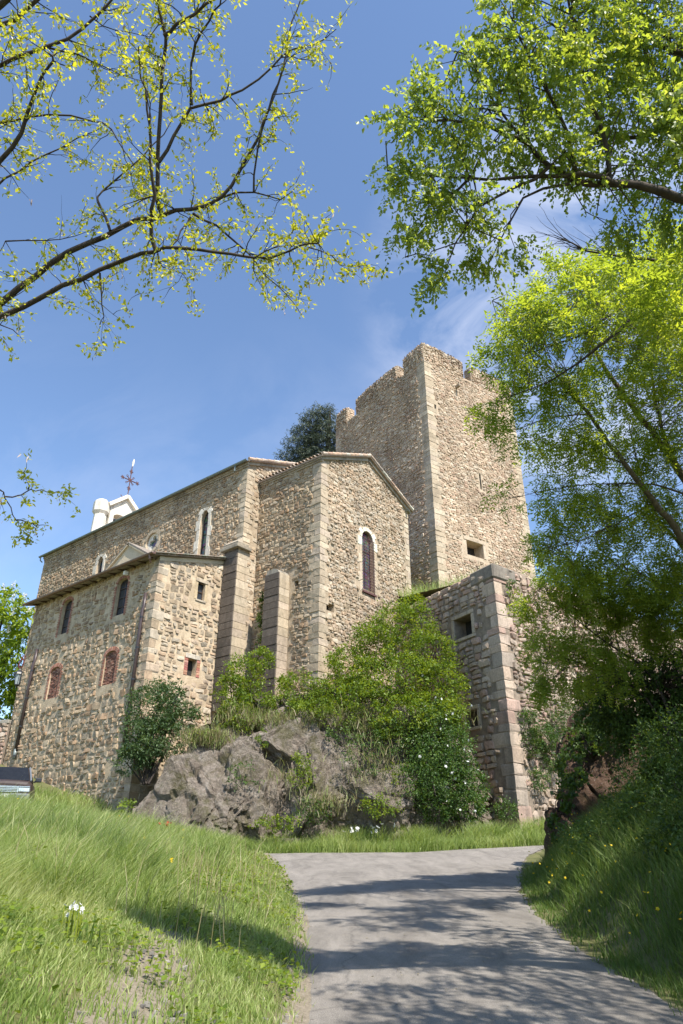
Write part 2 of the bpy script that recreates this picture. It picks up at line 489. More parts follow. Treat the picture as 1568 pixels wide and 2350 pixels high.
def terrain(x, y):
    x = np.asarray(x, float); y = np.asarray(y, float)
    base = road_z(x, y)
    dl = np.clip(Lx(y) - x, 0, None)
    fy = smooth(y, 7, 17)
    left = base + (1 - fy) * 1.5 * (1 - np.exp(-dl / 3.0)) + fy * 2.6 * (1 - np.exp(-dl / 11.0)) + 0.03 * np.clip(dl - 8, 0, 40) + 0.05 * vnoise(x, y, 1.3) * smooth(dl, 0.3, 2)
    fork = 1.72 + 0.14 * np.clip(-3 - x, 0, 40) + 0.22 * np.clip(y - 29, 0, 14)
    t = smooth(y, 22.6, 24.8)
    left = left * (1 - t) + fork * t
    z = np.where(x < Lx(y), left, base)
    z = np.where((x < -3) & (y > 24.8), fork, z)
    dr = np.clip(x - Rx(y) - 0.5, 0, None)
    right = 3.9 * (1 - np.exp(-dr / 4.2)) + 0.06 * np.clip(dr - 6, 0, 60) + 0.10 * vnoise(x, y, 1.1, 2) * smooth(dr, 0.5, 2)
    z = z + right * (1 - smooth(y, 18.5, 22.0))
    # mound below the church
    wx = smooth(x, -7.0, -1.5) * (1 - smooth(x, 2.8, 6.2))
    m = 7.2 * smooth(y, 29.9, 33.3) * wx
    behind = smooth(y, 32.0, 36.0) * smooth(x, -6.5, -3) * (1 - smooth(x, 20, 40))
    m = np.maximum(m, 7.2 * behind * (1 - smooth(x, 2.8, 6.2) * (1 - smooth(y, 36, 40))))
    z = np.maximum(z, 1.75 * (y > 28) + m) if False else z + m
    far = np.hypot(x, y - 20)
    z = z + 10.0 * smooth(far, 90, 260) * (0.5 + 0.5 * vnoise(x, y, 0.012, 3))
    return z

def axis_grid(lo, hi, step, outer):
    inner = np.arange(lo, hi + step / 2, step)
    a = [lo - d for d in outer][::-1]; b = [hi + d for d in outer]
    return np.concatenate([a, inner, b])
OUT = [0.6, 1.4, 2.6, 4.5, 7, 11, 17, 26, 40, 60, 90, 140, 220, 380, 700, 1300, 2200]
gx = axis_grid(-17, 10, 0.2, OUT); gy = axis_grid(0, 33, 0.2, OUT)
X, Y = np.meshgrid(gx, gy)
Z = terrain(X, Y)
fine = (X > -17.5) & (X < 10.5) & (Y > -.5) & (Y < 33.5)
Z = Z + np.where(fine & ((X < Lx(Y) - .1) | (X > Rx(Y) + .1)), 0.018 * vnoise(X, Y, 5.0, 1) + 0.012 * vnoise(X, Y, 11.0, 4), 0)
# the bare gravelly track by the road, and the crumbling road edge
def bare(x, y):
    d = Lx(y) - x
    edge = np.exp(-((d - 0.05) / 0.20) ** 2)
    track = np.exp(-((x + 1.15 + .12 * (y - 4)) / 0.33) ** 2) * (1 - smooth(y, 6.8, 8.6))
    inner = smooth(d, -1.5, -.2)
    edr = np.exp(-((x - Rx(y)) / 0.22) ** 2)
    return np.clip(np.maximum(np.maximum(edge * .95, track * 1.05), edr * .6), 0, 1) * (np.asarray(y) < 27.5)
nx, ny = len(gx), len(gy)
I = np.arange(nx * ny).reshape(ny, nx)
Fq = np.stack([I[:-1, :-1], I[:-1, 1:], I[1:, 1:], I[1:, :-1]], -1).reshape(-1, 4)
terr = mesh_np('ground', np.stack([X, Y, Z], -1).reshape(-1, 3), Fq, M['ground'], bare(X, Y).ravel(), smooth_=True)
tag(terr, 'sloping ground under grass, earth and gravel', kind='structure')

# road: the lane up to the bend, then its two arms
V, Fr = [], []
ys = np.concatenate([np.arange(-14, 3, .4), np.arange(3, 27.25, 0.1)])
NU = 30
rng = np.random.default_rng(3)
for i, y in enumerate(ys):
    l = Lx(y) - .08 + .07 * vnoise(0.3, y, 3.1) + .05 * vnoise(.9, y, 9.0, 2) + .025 * rng.normal()
    r = Rx(y) + .05 + .06 * vnoise(3.3, y, 2.7, 1) + .04 * vnoise(5.9, y, 8.0, 2) + .02 * rng.normal()
    if y > 25.0:
        l -= (y - 25.0) * 1.5 * 0
    for k in range(NU + 1):
        u = k / NU
        x = l + (r - l) * u
        V.append((x, y, float(road_z(x, y)) + .016 + .035 * (1 - (2 * u - 1) ** 2) + .008 * vnoise(x, y, 2.2, 5)))
for i in range(len(ys) - 1):
    for k in range(NU):
        a = i * (NU + 1) + k
        Fr.append((a, a + 1, a + NU + 2, a + NU + 1))
def arm(pts, w0, w1, z0off):
    b = len(V)
    for i, (x, y) in enumerate(pts):
        q = pts[min(i + 1, len(pts) - 1)]; p = pts[max(i - 1, 0)]
        t = Vector((q[0] - p[0], q[1] - p[1], 0)).normalized(); n = Vector((-t.y, t.x, 0))
        for k in range(9):
            o = -w0 + (w0 + w1) * k / 8 + (.06 * vnoise(x, y, 2.5, k) if k in (0, 8) else 0)
            px, py = x + n.x * o, y + n.y * o
            V.append((px, py, float(terrain(px, py)) + z0off))
    for i in range(len(pts) - 1):
        for k in range(8):
            a = b + i * 9 + k
            Fr.append((a, a + 1, a + 10, a + 9))
arm([(0.5 - 0.4 * i, 26.45 + .012 * i * i * .3) for i in range(0, 46)], 1.0, .75, .012)
arm([(4.0 + 0.35 * i, 26.2 + .13 * i + .003 * i * i) for i in range(0, 50)], 1.3, 1.1, .010)
road = mesh_np('road', V, Fr, M['road'], smooth_=True)
tag(road, 'narrow worn grey asphalt lane climbing to a bend', kind='structure')

# loose stones on the bare track and road edge
mb = MB()
for _ in range(700):
    y = 4.0 + 12 * random.random() ** 1.8
    x = float(Lx(y)) - .05 + random.gauss(0, .22) if random.random() < .6 else -1.15 - .12 * (y - 4) + random.gauss(0, .3)
    if x > float(Lx(y)) + .35: continue
    s = random.uniform(.007, .026)
    z = float(terrain(x, y)) + s * .3
    g = random.uniform(.16, .34)
    a = random.random() * 3
    mb.box((x, y, z), (s * math.cos(a), s * math.sin(a), random.uniform(-.3, .3) * s), (-s * .7 * math.sin(a), s * .7 * math.cos(a), 0), (.2 * s, 0, s * .55), (g, g * .93, g * .84))
o = mb.build('gravel', M['ashlar'])
tag(o, 'pale loose gravel scattered along the left road edge', kind='stuff')

# ------------------------------------------------------------------ grass
def blades(P, H, W, lean, rng, tint, mode=3):
    """tapered bent blades: P (N,3) roots, H heights, W widths, lean (N,2) tip offset"""
    N = len(P)
    ang = rng.uniform(0, 2 * np.pi, N)
    sx, sy = np.cos(ang) * W / 2, np.sin(ang) * W / 2
    Lz = np.sqrt(np.clip(1 - .5 * (lean ** 2).sum(1), .25, 1))
    def lev(f, wf):
        c = P + np.stack([lean[:, 0] * H * f ** 2, lean[:, 1] * H * f ** 2, H * f * (1 - .25 * (1 - Lz) * f)], -1)
        o = np.stack([sx * wf, sy * wf, np.zeros(N)], -1)
        return c - o, c + o
    a0, a1 = lev(0.0, 1.0); b0, b1 = lev(.55, .8); t0, _ = lev(1.0, 0.0)
    V = np.stack([a0, a1, b0, b1, t0], 1).reshape(-1, 3)
    I = np.arange(N)[:, None] * 5
    F = np.concatenate([I + np.array([[0, 1, 3]]), I + np.array([[0, 3, 2]]), I + np.array([[2, 3, 4]])], 0)
    T = np.repeat(tint, 5)
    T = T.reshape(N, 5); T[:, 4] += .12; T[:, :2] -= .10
    return V, F, np.clip(T.ravel(), 0, 1)
def scatter(n, x0, x1, y0, y1, rng, keep, yp=1.0):
    x = rng.uniform(x0, x1, n); y = y0 + (y1 - y0) * rng.uniform(0, 1, n) ** yp
    k = rng.uniform(0, 1, n) < keep(x, y)
    return x[k], y[k]
rng = np.random.default_rng(11)
VV, FF, TT = [], [], []
def add_grass(x, y, H, W, tint, leanx=.14, spread=.42):
    P = np.stack([x, y, terrain(x, y) - .01], -1)
    lean = np.stack([leanx + .16 * vnoise(x, y, 1.9, 12) + rng.normal(0, spread, len(x)), -.05 + .16 * vnoise(x, y, 2.3, 14) + rng.normal(0, spread, len(x))], -1)
    v, f, t = blades(P, H, W, lean, rng, tint)
    FF.append(f + sum(len(q) for q in VV)); VV.append(v); TT.append(t)
def left_keep(x, y):
    d = Lx(y) - x
    tuft = smooth(vnoise(x, y, 4.5, 8), -.5, .25)
    k = smooth(d, -.06, .55) * (0.35 + .65 * np.maximum(tuft, smooth(d, 1.0, 2.2)))
    k = np.maximum(k, .16 * smooth(d, -.05, .15))
    track = np.exp(-((x + 1.15 + .12 * (y - 4)) / 0.34) ** 2) * (1 - smooth(y, 6.8, 8.6))
    return np.clip(k * (1 - .86 * track), 0, 1)
def left_height(x, y):
    d = Lx(y) - x
    near = 1 - smooth(y, 13, 17)
    edge = 1.5 + .55 * vnoise(x, y, .9, 3)
    tall = smooth(d, edge * (.55 + .45 * near), edge * (1 + .6 * near) + .5)
    return .085 + .42 * tall * (0.75 + .55 * vnoise(x, y, 1.4, 5)) + .06 * smooth(vnoise(x, y, 3.2, 6), 0, 1)
def patch_tint(x, y): return .5 + .20 * vnoise(x, y, .8, 1) + .14 * vnoise(x, y, 2.9, 2)
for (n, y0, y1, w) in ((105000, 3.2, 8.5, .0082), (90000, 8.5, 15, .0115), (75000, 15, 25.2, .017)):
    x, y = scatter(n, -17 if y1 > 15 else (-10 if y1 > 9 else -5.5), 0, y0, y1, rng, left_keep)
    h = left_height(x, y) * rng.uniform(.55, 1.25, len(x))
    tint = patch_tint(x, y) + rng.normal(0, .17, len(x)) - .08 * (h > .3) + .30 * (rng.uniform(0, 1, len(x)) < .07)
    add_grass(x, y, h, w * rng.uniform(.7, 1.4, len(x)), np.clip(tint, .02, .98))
x, y = scatter(26000, -24, -4.5, 25.0, 33.5, rng, lambda x, y: .8 * (1 - np.exp(-((y - 26.9) / .8) ** 2)) * (1 - ((y > 30.5) & (x > -8))))
add_grass(x, y, rng.uniform(.2, .55, len(x)), .022 * rng.uniform(.7, 1.4, len(x)), np.clip(patch_tint(x, y) + rng.normal(0, .13, len(x)), 0, 1))
# pale seed heads standing over the tall grass
x, y = scatter(9000, -16, -1, 5, 25, rng, lambda x, y: smooth(Lx(y) - x, 1.5, 3.0) * smooth(vnoise(x, y, .7, 9), -.3, .6))
add_grass(x, y, left_height(x, y) * rng.uniform(1.1, 1.7, len(x)), .007 + .0006 * y, np.full(len(x), .93), .45, .25)
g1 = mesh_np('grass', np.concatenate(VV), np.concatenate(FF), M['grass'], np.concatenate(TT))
tag(g1, 'tall bright meadow grass on the bank left of the road', kind='stuff')

VV, FF, TT = [], [], []
# verge at the foot of the rock, beyond the bend
x, y = scatter(36000, -8, 9.5, 27.05, 29.6, rng, lambda x, y: .95 * (1 - smooth(y, 28.6, 29.6)) * (1 - .8 * ((x > 7.2) & (y > 30))))
h = (.42 + .75 * smooth(vnoise(x, y, 2.6, 8), -.4, .6) * smooth(y, 27.1, 28.0) * smooth(x, -5, 2) + .2 * vnoise(x, y, 1.6, 2)) * rng.uniform(.6, 1.2, len(x))
add_grass(x, y, np.clip(h, .06, 1), .02 * rng.uniform(.7, 1.4, len(x)), np.clip(.46 + .2 * vnoise(x, y, 1.1) + rng.normal(0, .14, len(x)), 0, 1), .15, .4)
x, y = scatter(9000, 5.2, 9.5, 28.4, 31.0, rng, lambda x, y: ((y < 30.1) | (x > 7.9)) * .9)
add_grass(x, y, .45 * rng.uniform(.5, 1.2, len(x)), .02 * rng.uniform(.7, 1.4, len(x)), np.clip(.45 + rng.normal(0, .16, len(x)), 0, 1), .1, .4)
g2 = mesh_np('verge_grass', np.concatenate(VV), np.concatenate(FF), M['grass'], np.concatenate(TT))
tag(g2, 'rough green grass on the far verge under the rock', kind='stuff')

VV, FF, TT = [], [], []
def right_keep(x, y):
    d = x - Rx(y)
    return smooth(d, -.08, .35) * (.5 + .5 * smooth(vnoise(x, y, 3.5, 4), -.6, .2)) * (1 - smooth(y, 20.5, 22.5))
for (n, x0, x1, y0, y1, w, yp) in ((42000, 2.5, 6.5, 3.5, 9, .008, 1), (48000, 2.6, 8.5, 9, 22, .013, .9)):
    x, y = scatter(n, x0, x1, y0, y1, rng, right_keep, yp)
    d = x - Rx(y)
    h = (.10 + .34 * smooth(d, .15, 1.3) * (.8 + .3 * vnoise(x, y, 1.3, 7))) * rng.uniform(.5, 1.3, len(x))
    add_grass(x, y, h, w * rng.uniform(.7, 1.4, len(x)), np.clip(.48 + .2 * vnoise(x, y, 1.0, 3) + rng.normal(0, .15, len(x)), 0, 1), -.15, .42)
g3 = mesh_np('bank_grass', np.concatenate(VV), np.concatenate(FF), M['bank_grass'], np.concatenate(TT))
tag(g3, 'shaded long grass on the bank right of the road', kind='stuff')

# ------------------------------------------------------------------ leaf clouds
def rand_dirs(n, rng):
    v = rng.normal(0, 1, (n, 3))
    return v / np.linalg.norm(v, axis=1, keepdims=True)
def unit(v): return v / np.maximum(np.linalg.norm(v, axis=1, keepdims=True), 1e-9)
def leaf_mesh(B, D, Nn, Ln, Wd, tint, fold=.18, droop=.0):
    """each leaf: four corners, two faces folded along the midrib"""
    S = unit(np.cross(D, Nn)); Nn = unit(np.cross(S, D))
    m = B + D * (Ln * .45)[:, None]
    r = m + S * (Wd / 2)[:, None] + Nn * (Wd * fold)[:, None]
    l = m - S * (Wd / 2)[:, None] + Nn * (Wd * fold)[:, None]
    tip = B + D * Ln[:, None] - Nn * (Ln * droop)[:, None]
    V = np.stack([B, r, tip, l], 1).reshape(-1, 3)
    I = np.arange(len(B))[:, None] * 4
    F = np.concatenate([I + np.array([[0, 1, 2]]), I + np.array([[0, 2, 3]])], 0)
    return V, F, np.repeat(np.clip(tint, 0, 1), 4)
def cloud(blobs, n, size, rng, aspect=.55, clump=.22, per=26, flat=.35, hang=-.2, shell=.35, outward=.5):
    """leaves in clumps spread through ellipsoids (centre, radii)"""
    C = np.array([b[0] for b in blobs], float); R = np.array([b[1] for b in blobs], float)
    w = (R[:, 0] * R[:, 1] * R[:, 2]) ** .67; w /= w.sum()
    nc = max(1, n // per)
    bi = rng.choice(len(blobs), nc, p=w)
    d = rand_dirs(nc, rng)
    r = (shell + (1 - shell) * rng.uniform(0, 1, nc)) ** .5
    cc = C[bi] + d * R[bi] * r[:, None]
    cr = clump * np.power(R[bi].prod(1), 1 / 3) * rng.uniform(.6, 1.3, nc)
    ct = rng.normal(0, .19, nc)
    k = np.repeat(np.arange(nc), per)
    P = cc[k] + rng.normal(0, 1, (len(k), 3)) * cr[k][:, None] * .5 * np.array([1, 1, .75])
    dirs = unit(rand_dirs(len(k), rng) + d[k] * outward + np.array([0, 0, hang]))
    nor = unit(rand_dirs(len(k), rng) * (1 - flat) + np.array([0, 0, 1.0]) * flat * 1.6)
    s = size * rng.uniform(.6, 1.35, len(k))
    t = .5 + ct[k] + rng.normal(0, .15, len(k))
    return P, dirs, nor, s, s * aspect * rng.uniform(.8, 1.2, len(k)), t
def stems(mb, blobs, base, n, r0=.02, rng=None):
    for i in range(n):
        c, rad = blobs[i % len(blobs)]
        b = Vector(base) + Vector((rng.normal(0, .12), rng.normal(0, .12), 0)) if base is not None else Vector(c) - Vector((rng.normal(0, rad[0] * .35), rng.normal(0, rad[1] * .35), rad[2] * 1.0))
        e = Vector(c) + Vector((rng.normal(0, .45) * rad[0], rng.normal(0, .45) * rad[1], rng.uniform(-.2, .7) * rad[2]))
        mid = (b + e) / 2 + Vector((rng.normal(0, .1), rng.normal(0, .1), .15 * rad[2]))
        mb.tube([b, (b + mid) / 2, mid, (mid + e) / 2, e], [r0, r0 * .8, r0 * .6, r0 * .4, r0 * .15], 5)
def bush(name, label, cat, blobs, n, size, mat, seed, base=None, nst=8, stem_r=.02, group=None, part='foliage', **kw):
    rng = np.random.default_rng(seed)
    c0 = Vector(base) if base is not None else Vector(blobs[0][0]) - Vector((0, 0, blobs[0][1][2]))
    t = thing(name, c0, label, cat, group)
    V, F, T = leaf_mesh(*cloud(blobs, n, size, rng, **kw))
    tag(mesh_np(part, V, F, M[mat], T, t), kind='stuff')
    if nst:
        mb = MB(); stems(mb, blobs, base, nst, stem_r, rng)
        mb.build('stem', M['bark'], t)
    return t

# ------------------------------------------------------------------ rocks
def rock(name, label, c, rad, mat, seed, sub=5, amp=.2, cuts=16, cat='rock', into=None):
    """a boulder: a ball cut by random planes into facets, then split by ridges and roughened"""
    r = random.Random(seed * 10)
    planes = []
    for _ in range(cuts):
        n = Vector((r.gauss(0, 1), r.gauss(0, 1), r.gauss(0, .8))).normalized()
        planes.append((n, r.uniform(.50, .86)))
    bm = bmesh.new() if into is None else into
    new = bmesh.ops.create_icosphere(bm, subdivisions=sub, radius=1)['verts']
    off = Vector((seed * 3.7, seed * 1.9, seed * 5.1))
    for v in new:
        d = v.co.normalized()
        q = d + Vector((noise.noise(d * 1.2 + off), noise.noise(d * 1.2 - off), noise.noise(d * 1.3 + off * 2))) * .25
        for n, k in planes:
            e = q.dot(n) - k
            if e > 0: q = q - n * e
        ce, pts = noise.voronoi(d * 3.2 + off)
        h = noise.cell(pts[0] * 7.3) * .9
        q = q * (1 + amp * (.35 * h - .25 * max(0, .12 - (ce[1] - ce[0])) / .12))
        a, f, n2 = .5, 3.5, 0
        for k in range(5):
            n2 += a * noise.noise(q * f + off * k); a *= .55; f *= 2.1
        q = q * (1 + amp * .45 * n2)
        v.co = Vector((q.x * rad[0], q.y * rad[1], q.z * rad[2])) + Vector(c)
    if into is not None: return
    me = bpy.data.meshes.new(name)
    bm.to_mesh(me); bm.free()
    me.materials.append(M[mat])
    o = link(bpy.data.objects.new(name, me))
    return tag(o, label, cat)

def cliff(name, label, xs, foot, top, seed, mat, nu=200, nv=110):
    """a rock face between a foot line and a top line, broken into tilted facets with cracks between them"""
    V = []
    fx = [p[0] for p in foot]; tx = [p[0] for p in top]
    def facet(x, z, s, off, tilt):
        ce, pts = noise.voronoi(Vector((x * s + .35 * noise.noise(Vector((x * s * 1.3, z * s * 1.3, off))), z * s * .85 + .3 * x * s + .35 * noise.noise(Vector((x * s * 1.3, z * s * 1.3, off + 9))), off)))
        p = pts[0]; dx, dz = x * s - p.x, z * s - p.y
        return noise.cell(p * 5.1) * .8 + tilt * (noise.cell(p * 3.7 + Vector((7, 0, 0))) * dx + noise.cell(p * 4.3 + Vector((0, 9, 0))) * dz) - .22 * max(0, .05 - (ce[1] - ce[0])) / .05
    for i in range(nu + 1):
        x = xs[0] + (xs[1] - xs[0]) * i / nu
        f = Vector((x, np.interp(x, fx, [p[1] for p in foot]), np.interp(x, fx, [p[2] for p in foot])))
        t = Vector((x, np.interp(x, tx, [p[1] for p in top]), np.interp(x, tx, [p[2] for p in top])))
        for j in range(nv + 1):
            v = j / nv
            u = min(1, v / .84)
            p = f.lerp(t, u)
            p.y -= .45 * math.sin(math.pi * u)
            back = max(0, v - .84) / .16
            p.y += back * 4.2; p.z += back * .7
            q = Vector((p.x, p.y * .5, p.z))
            d = .50 * facet(p.x, p.z, .42, seed, 1.3) + .06 * facet(p.x, p.z, 1.2, seed + 4, 1.6) + .04 * facet(p.x, p.z, 3.6, seed + 8, 1.2)
            a = .22; fr = .7
            for k in range(6):
                d += a * noise.noise(q * fr + Vector((seed * k, seed, k))); a *= .55; fr *= 2.1
            rg = 1 - abs(noise.noise(Vector((q.x * 2.3 + q.z, q.y, q.z * 2.9 - .4 * q.x)))) * 2
            d += .04 * noise.noise(q * 9.0) - .5
            w = 1 - .75 * back
            V.append((p.x + .10 * noise.noise(q * 2.1 + Vector((9, 0, 0))), p.y - d * w, p.z + .12 * noise.noise(q * 1.3) + .25 * back * noise.noise(q * 1.1)))
    F = [(i * (nv + 1) + j, (i + 1) * (nv + 1) + j, (i + 1) * (nv + 1) + j + 1, i * (nv + 1) + j + 1) for i in range(nu) for j in range(nv)]
    me = bpy.data.meshes.new(name); me.from_pydata(V, [], F)
    bm = bmesh.new(); bm.from_mesh(me)
    # the great split blocks the face is made of
    for k, (c, r_, sb) in enumerate([((-3.4, 29.5, 3.3), (2.4, 1.6, 2.7), 5), ((-1.0, 29.6, 3.3), (2.3, 1.7, 3.1), 6), ((1.5, 29.8, 3.2), (2.5, 1.7, 3.1), 6), ((-2.4, 30.4, 5.3), (2.6, 1.4, 2.2), 5), ((.6, 30.6, 5.9), (2.8, 1.4, 2.4), 5),
                                     ((3.6, 30.2, 3.0), (2.0, 1.4, 2.9), 5), ((-4.9, 30.1, 5.0), (1.8, 1.3, 1.9), 5), ((-1.9, 28.3, 1.75), (.9, .5, .6), 4), ((.5, 28.4, 1.7), (.8, .5, .7), 4), ((2.5, 28.6, 1.9), (.8, .5, .8), 4), ((3.0, 30.6, 6.0), (2.0, 1.3, 2.0), 5)]):
        rock('', '', c, r_, mat, seed + 1.37 * k, sb, .30, 20, into=bm)
    bm.to_mesh(me); bm.free()
    me.materials.append(M[mat])
    return tag(link(bpy.data.objects.new(name, me)), label, 'rock')
cliff('rock_cliff', 'broad grey brown rock face under the chancel, between boulder and bastion', (-7.6, 6.7),
      [(-7.6, 29.6, 2.0), (-5.6, 28.9, 1.7), (-3, 28.3, 1.3), (0, 28.4, 1.2), (3, 28.7, 1.3), (6.7, 30.0, 1.5)],
      [(-7.6, 31.2, 5.2), (-6.2, 31.0, 6.6), (-4.6, 31.0, 7.6), (-3.0, 30.8, 8.0), (-1, 30.6, 8.3), (2, 31.0, 8.6), (4.5, 31.8, 8.0), (6.7, 32.0, 4.6)], 3.3, 'rock')
rock('boulder', 'large faceted grey boulder at the annex corner, left of the rock face', (-5.5, 28.9, 2.9), (3.3, 1.8, 3.0), 'rock', 2.7, 6, .34, 18)
rock('boulder', 'low flat grey stone beside the large boulder, at the foot of the annex', (-8.6, 28.3, 2.5), (1.5, .9, .75), 'rock', 5.1, 5, .25, 14)
rock('boulder', 'small dark stone lying in grass before the large boulder', (-6.9, 27.6, 2.0), (.8, .55, .65), 'rock', 7.7, 4, .25, 14)
rock('roadside_rock', 'dark brown overhanging rock at the right road edge, hung with ivy', (7.9, 20.4, 2.2), (3.1, 2.6, 2.9), 'red_rock', 4.4, 6, .30, 12)

# ------------------------------------------------------------------ masonry
class Frame:
    """a wall plane: s along a, height z, depth d outward along n"""
    def __init__(self, O, a):
        self.O = Vector((O[0], O[1], 0)); self.a = Vector((a[0], a[1], 0)).normalized()
        n = self.a.cross(Vector((0, 0, 1)))
        to_cam = Vector((0, 0, 0)) - self.O
        self.n = n if n.dot(to_cam) > 0 else -n
    def P(self, s, h, d=0.0):
        return self.O + self.a * s + Vector((0, 0, h)) + self.n * d
PAL = {
 'church': [(.34, .245, .15), (.40, .30, .19), (.28, .20, .125), (.46, .37, .255), (.36, .30, .22), (.38, .24, .14), (.45, .34, .225), (.25, .17, .11), (.42, .35, .26)],
 'chancel': [(.42, .335, .235), (.47, .385, .28), (.36, .275, .18), (.50, .43, .33), (.42, .365, .285), (.42, .29, .185), (.32, .235, .155), (.46, .355, .26)],
 'tower': [(.45, .345, .24), (.50, .40, .29), (.39, .285, .19), (.54, .455, .345), (.42, .31, .215), (.34, .24, .165), (.48, .40, .31), (.38, .25, .175)],
 'bastion': [(.42, .32, .235), (.46, .365, .275), (.38, .30, .225), (.50, .40, .315), (.36, .23, .18), (.40, .335, .27), (.34, .27, .21), (.45, .30, .24)],
 'pale': [(.60, .54, .44), (.56, .50, .41), (.64, .58, .49)],
 'ashlar': [(.47, .385, .275), (.43, .35, .245), (.50, .42, .31), (.39, .31, .215), (.46, .37, .285)],
}
def pick(p, rnd):
    c = rnd.choice(PAL[p]); k = rnd.uniform(.86, 1.14)
    q = [sum(x[i] for x in PAL[p]) / len(PAL[p]) for i in range(3)]
    return tuple(min(.8, (x * .68 + y * .32) * k) for x, y in zip(c, q))
def clip_poly(poly, clip):
    for i in range(len(clip)):                    # clip is convex and counter-clockwise
        a, b = clip[i], clip[(i + 1) % len(clip)]
        out = []
        f = lambda p: (b[0] - a[0]) * (p[1] - a[1]) - (b[1] - a[1]) * (p[0] - a[0])
        for k in range(len(poly)):
            p, q = poly[k], poly[(k + 1) % len(poly)]
            fp, fq = f(p), f(q)
            if fp >= 0: out.append(p)
            if (fp >= 0) != (fq >= 0):
                t = fp / (fp - fq)
                out.append((p[0] + (q[0] - p[0]) * t, p[1] + (q[1] - p[1]) * t))
        poly = out
        if len(poly) < 3: return []
    return poly
def in_poly(p, poly):
    c = False
    for i in range(len(poly)):
        a, b = poly[i], poly[i - 1]
        if (a[1] > p[1]) != (b[1] > p[1]) and p[0] < (b[0] - a[0]) * (p[1] - a[1]) / (b[1] - a[1]) + a[0]:
            c = not c
    return c
def ccw(poly):
    A = sum(poly[i - 1][0] * poly[i][1] - poly[i][0] * poly[i - 1][1] for i in range(len(poly)))
    return poly if A > 0 else poly[::-1]
def stone_shape(fr, poly, gap, proud, rnd, col, tilt=.10):
    cx = sum(p[0] for p in poly) / len(poly); cy = sum(p[1] for p in poly) / len(poly)
    ext = max(.03, min(max(p[0] for p in poly) - min(p[0] for p in poly), max(p[1] for p in poly) - min(p[1] for p in poly)) / 2)
    k0 = max(.5, 1 - gap / ext); k1 = k0 * rnd.uniform(.80, .93)
    tx, ty = rnd.gauss(0, tilt), rnd.gauss(0, tilt)
    n = len(poly)
    vs = []
    for k, d in ((k0, -.03), (k1, proud)):
        for p in poly:
            x, y = (p[0] - cx) * k, (p[1] - cy) * k
            jj = rnd.uniform(-.012, .012) if d > 0 else 0
            dd = d if d < 0 else max(.004, d + tx * x + ty * y + jj)
            vs.append(fr.P(cx + x, cy + y, dd))
    vs.append(fr.P(cx, cy, max(.006, proud * rnd.uniform(1.0, 1.35) + .006)))
    fs = [(i, (i + 1) % n, n + (i + 1) % n, n + i) for i in range(n)] + [(n + i, n + (i + 1) % n, 2 * n) for i in range(n)]
    return vs, fs, col, fr.P(cx, cy, 0)
def rubble(fr, clip, holes, pal, seed, rowh=(.14, .30), wid=(.2, .55), gap=.010, proud=(.015, .06), warp=.06, tilt=.13, rnd_corner=.15, skip=0.0):
    rnd = random.Random(seed)
    clip = ccw(clip)
    s0, s1 = min(p[0] for p in clip), max(p[0] for p in clip)
    h0, h1 = min(p[1] for p in clip), max(p[1] for p in clip)
    hs = [h0]
    while hs[-1] < h1:
        hs.append(hs[-1] + rnd.uniform(*rowh))
    def bnd(k, s):
        return hs[k] + warp * (noise.noise(Vector((s * .9, k * .37, seed))) + .8 * noise.noise(Vector((s * 3.1, k * 1.7, seed + 5))))
    out = []
    for k in range(len(hs) - 1):
        rh = hs[k + 1] - hs[k]
        s = s0 - rnd.uniform(0, .3)
        while s < s1:
            w = rnd.uniform(*wid) * (.7 + .3 * rh / (.5 * (rowh[0] + rowh[1])))
            e = s + w
            j = lambda a: rnd.uniform(-a, a)
            parts = [(0, 1)]
            if rh > rowh[0] * 1.45 and rnd.random() < .28:
                q = rnd.uniform(.38, .62); parts = [(0, q), (q, 1)]
            for (f0, f1) in parts:
                m = s + w * rnd.uniform(.35, .65)
                lo = lambda x: bnd(k, x) * (1 - f0) + bnd(k + 1, x) * f0
                hi = lambda x: bnd(k, x) * (1 - f1) + bnd(k + 1, x) * f1
                hh = (hi(m) - lo(m))
                c = rnd_corner * min(hh, w)
                P = [(s + c * rnd.uniform(.2, 1), lo(s) + j(.01)), (m, lo(m) - rnd.uniform(0, .014)), (e - c * rnd.uniform(.2, 1), lo(e) + j(.01)),
                     (e + j(.02), lo(e) + hh * rnd.uniform(.3, .7)), (e - c * rnd.uniform(.2, 1), hi(e) + j(.01)), (m + j(.04), hi(m) + rnd.uniform(0, .014)),
                     (s + c * rnd.uniform(.2, 1), hi(s) + j(.01)), (s + j(.02), lo(s) + hh * rnd.uniform(.3, .7))]
                P = clip_poly(P, clip)
                if len(P) < 3 or rnd.random() < skip: continue
                ww = max(p[0] for p in P) - min(p[0] for p in P)
                if ww < .07: continue
                cc = (sum(p[0] for p in P) / len(P), sum(p[1] for p in P) / len(P))
                if any(in_poly(cc, h) or any(in_poly(p, h) for p in P) for h in holes): continue
                out.append(stone_shape(fr, P, gap * rnd.uniform(.6, 1.6), rnd.uniform(*proud), rnd, tuple(v * (1 + .30 * noise.noise(Vector((cc[0] * .33, cc[1] * .33, seed)))) for v in pick(pal, rnd)), tilt))
            s = e
    return out
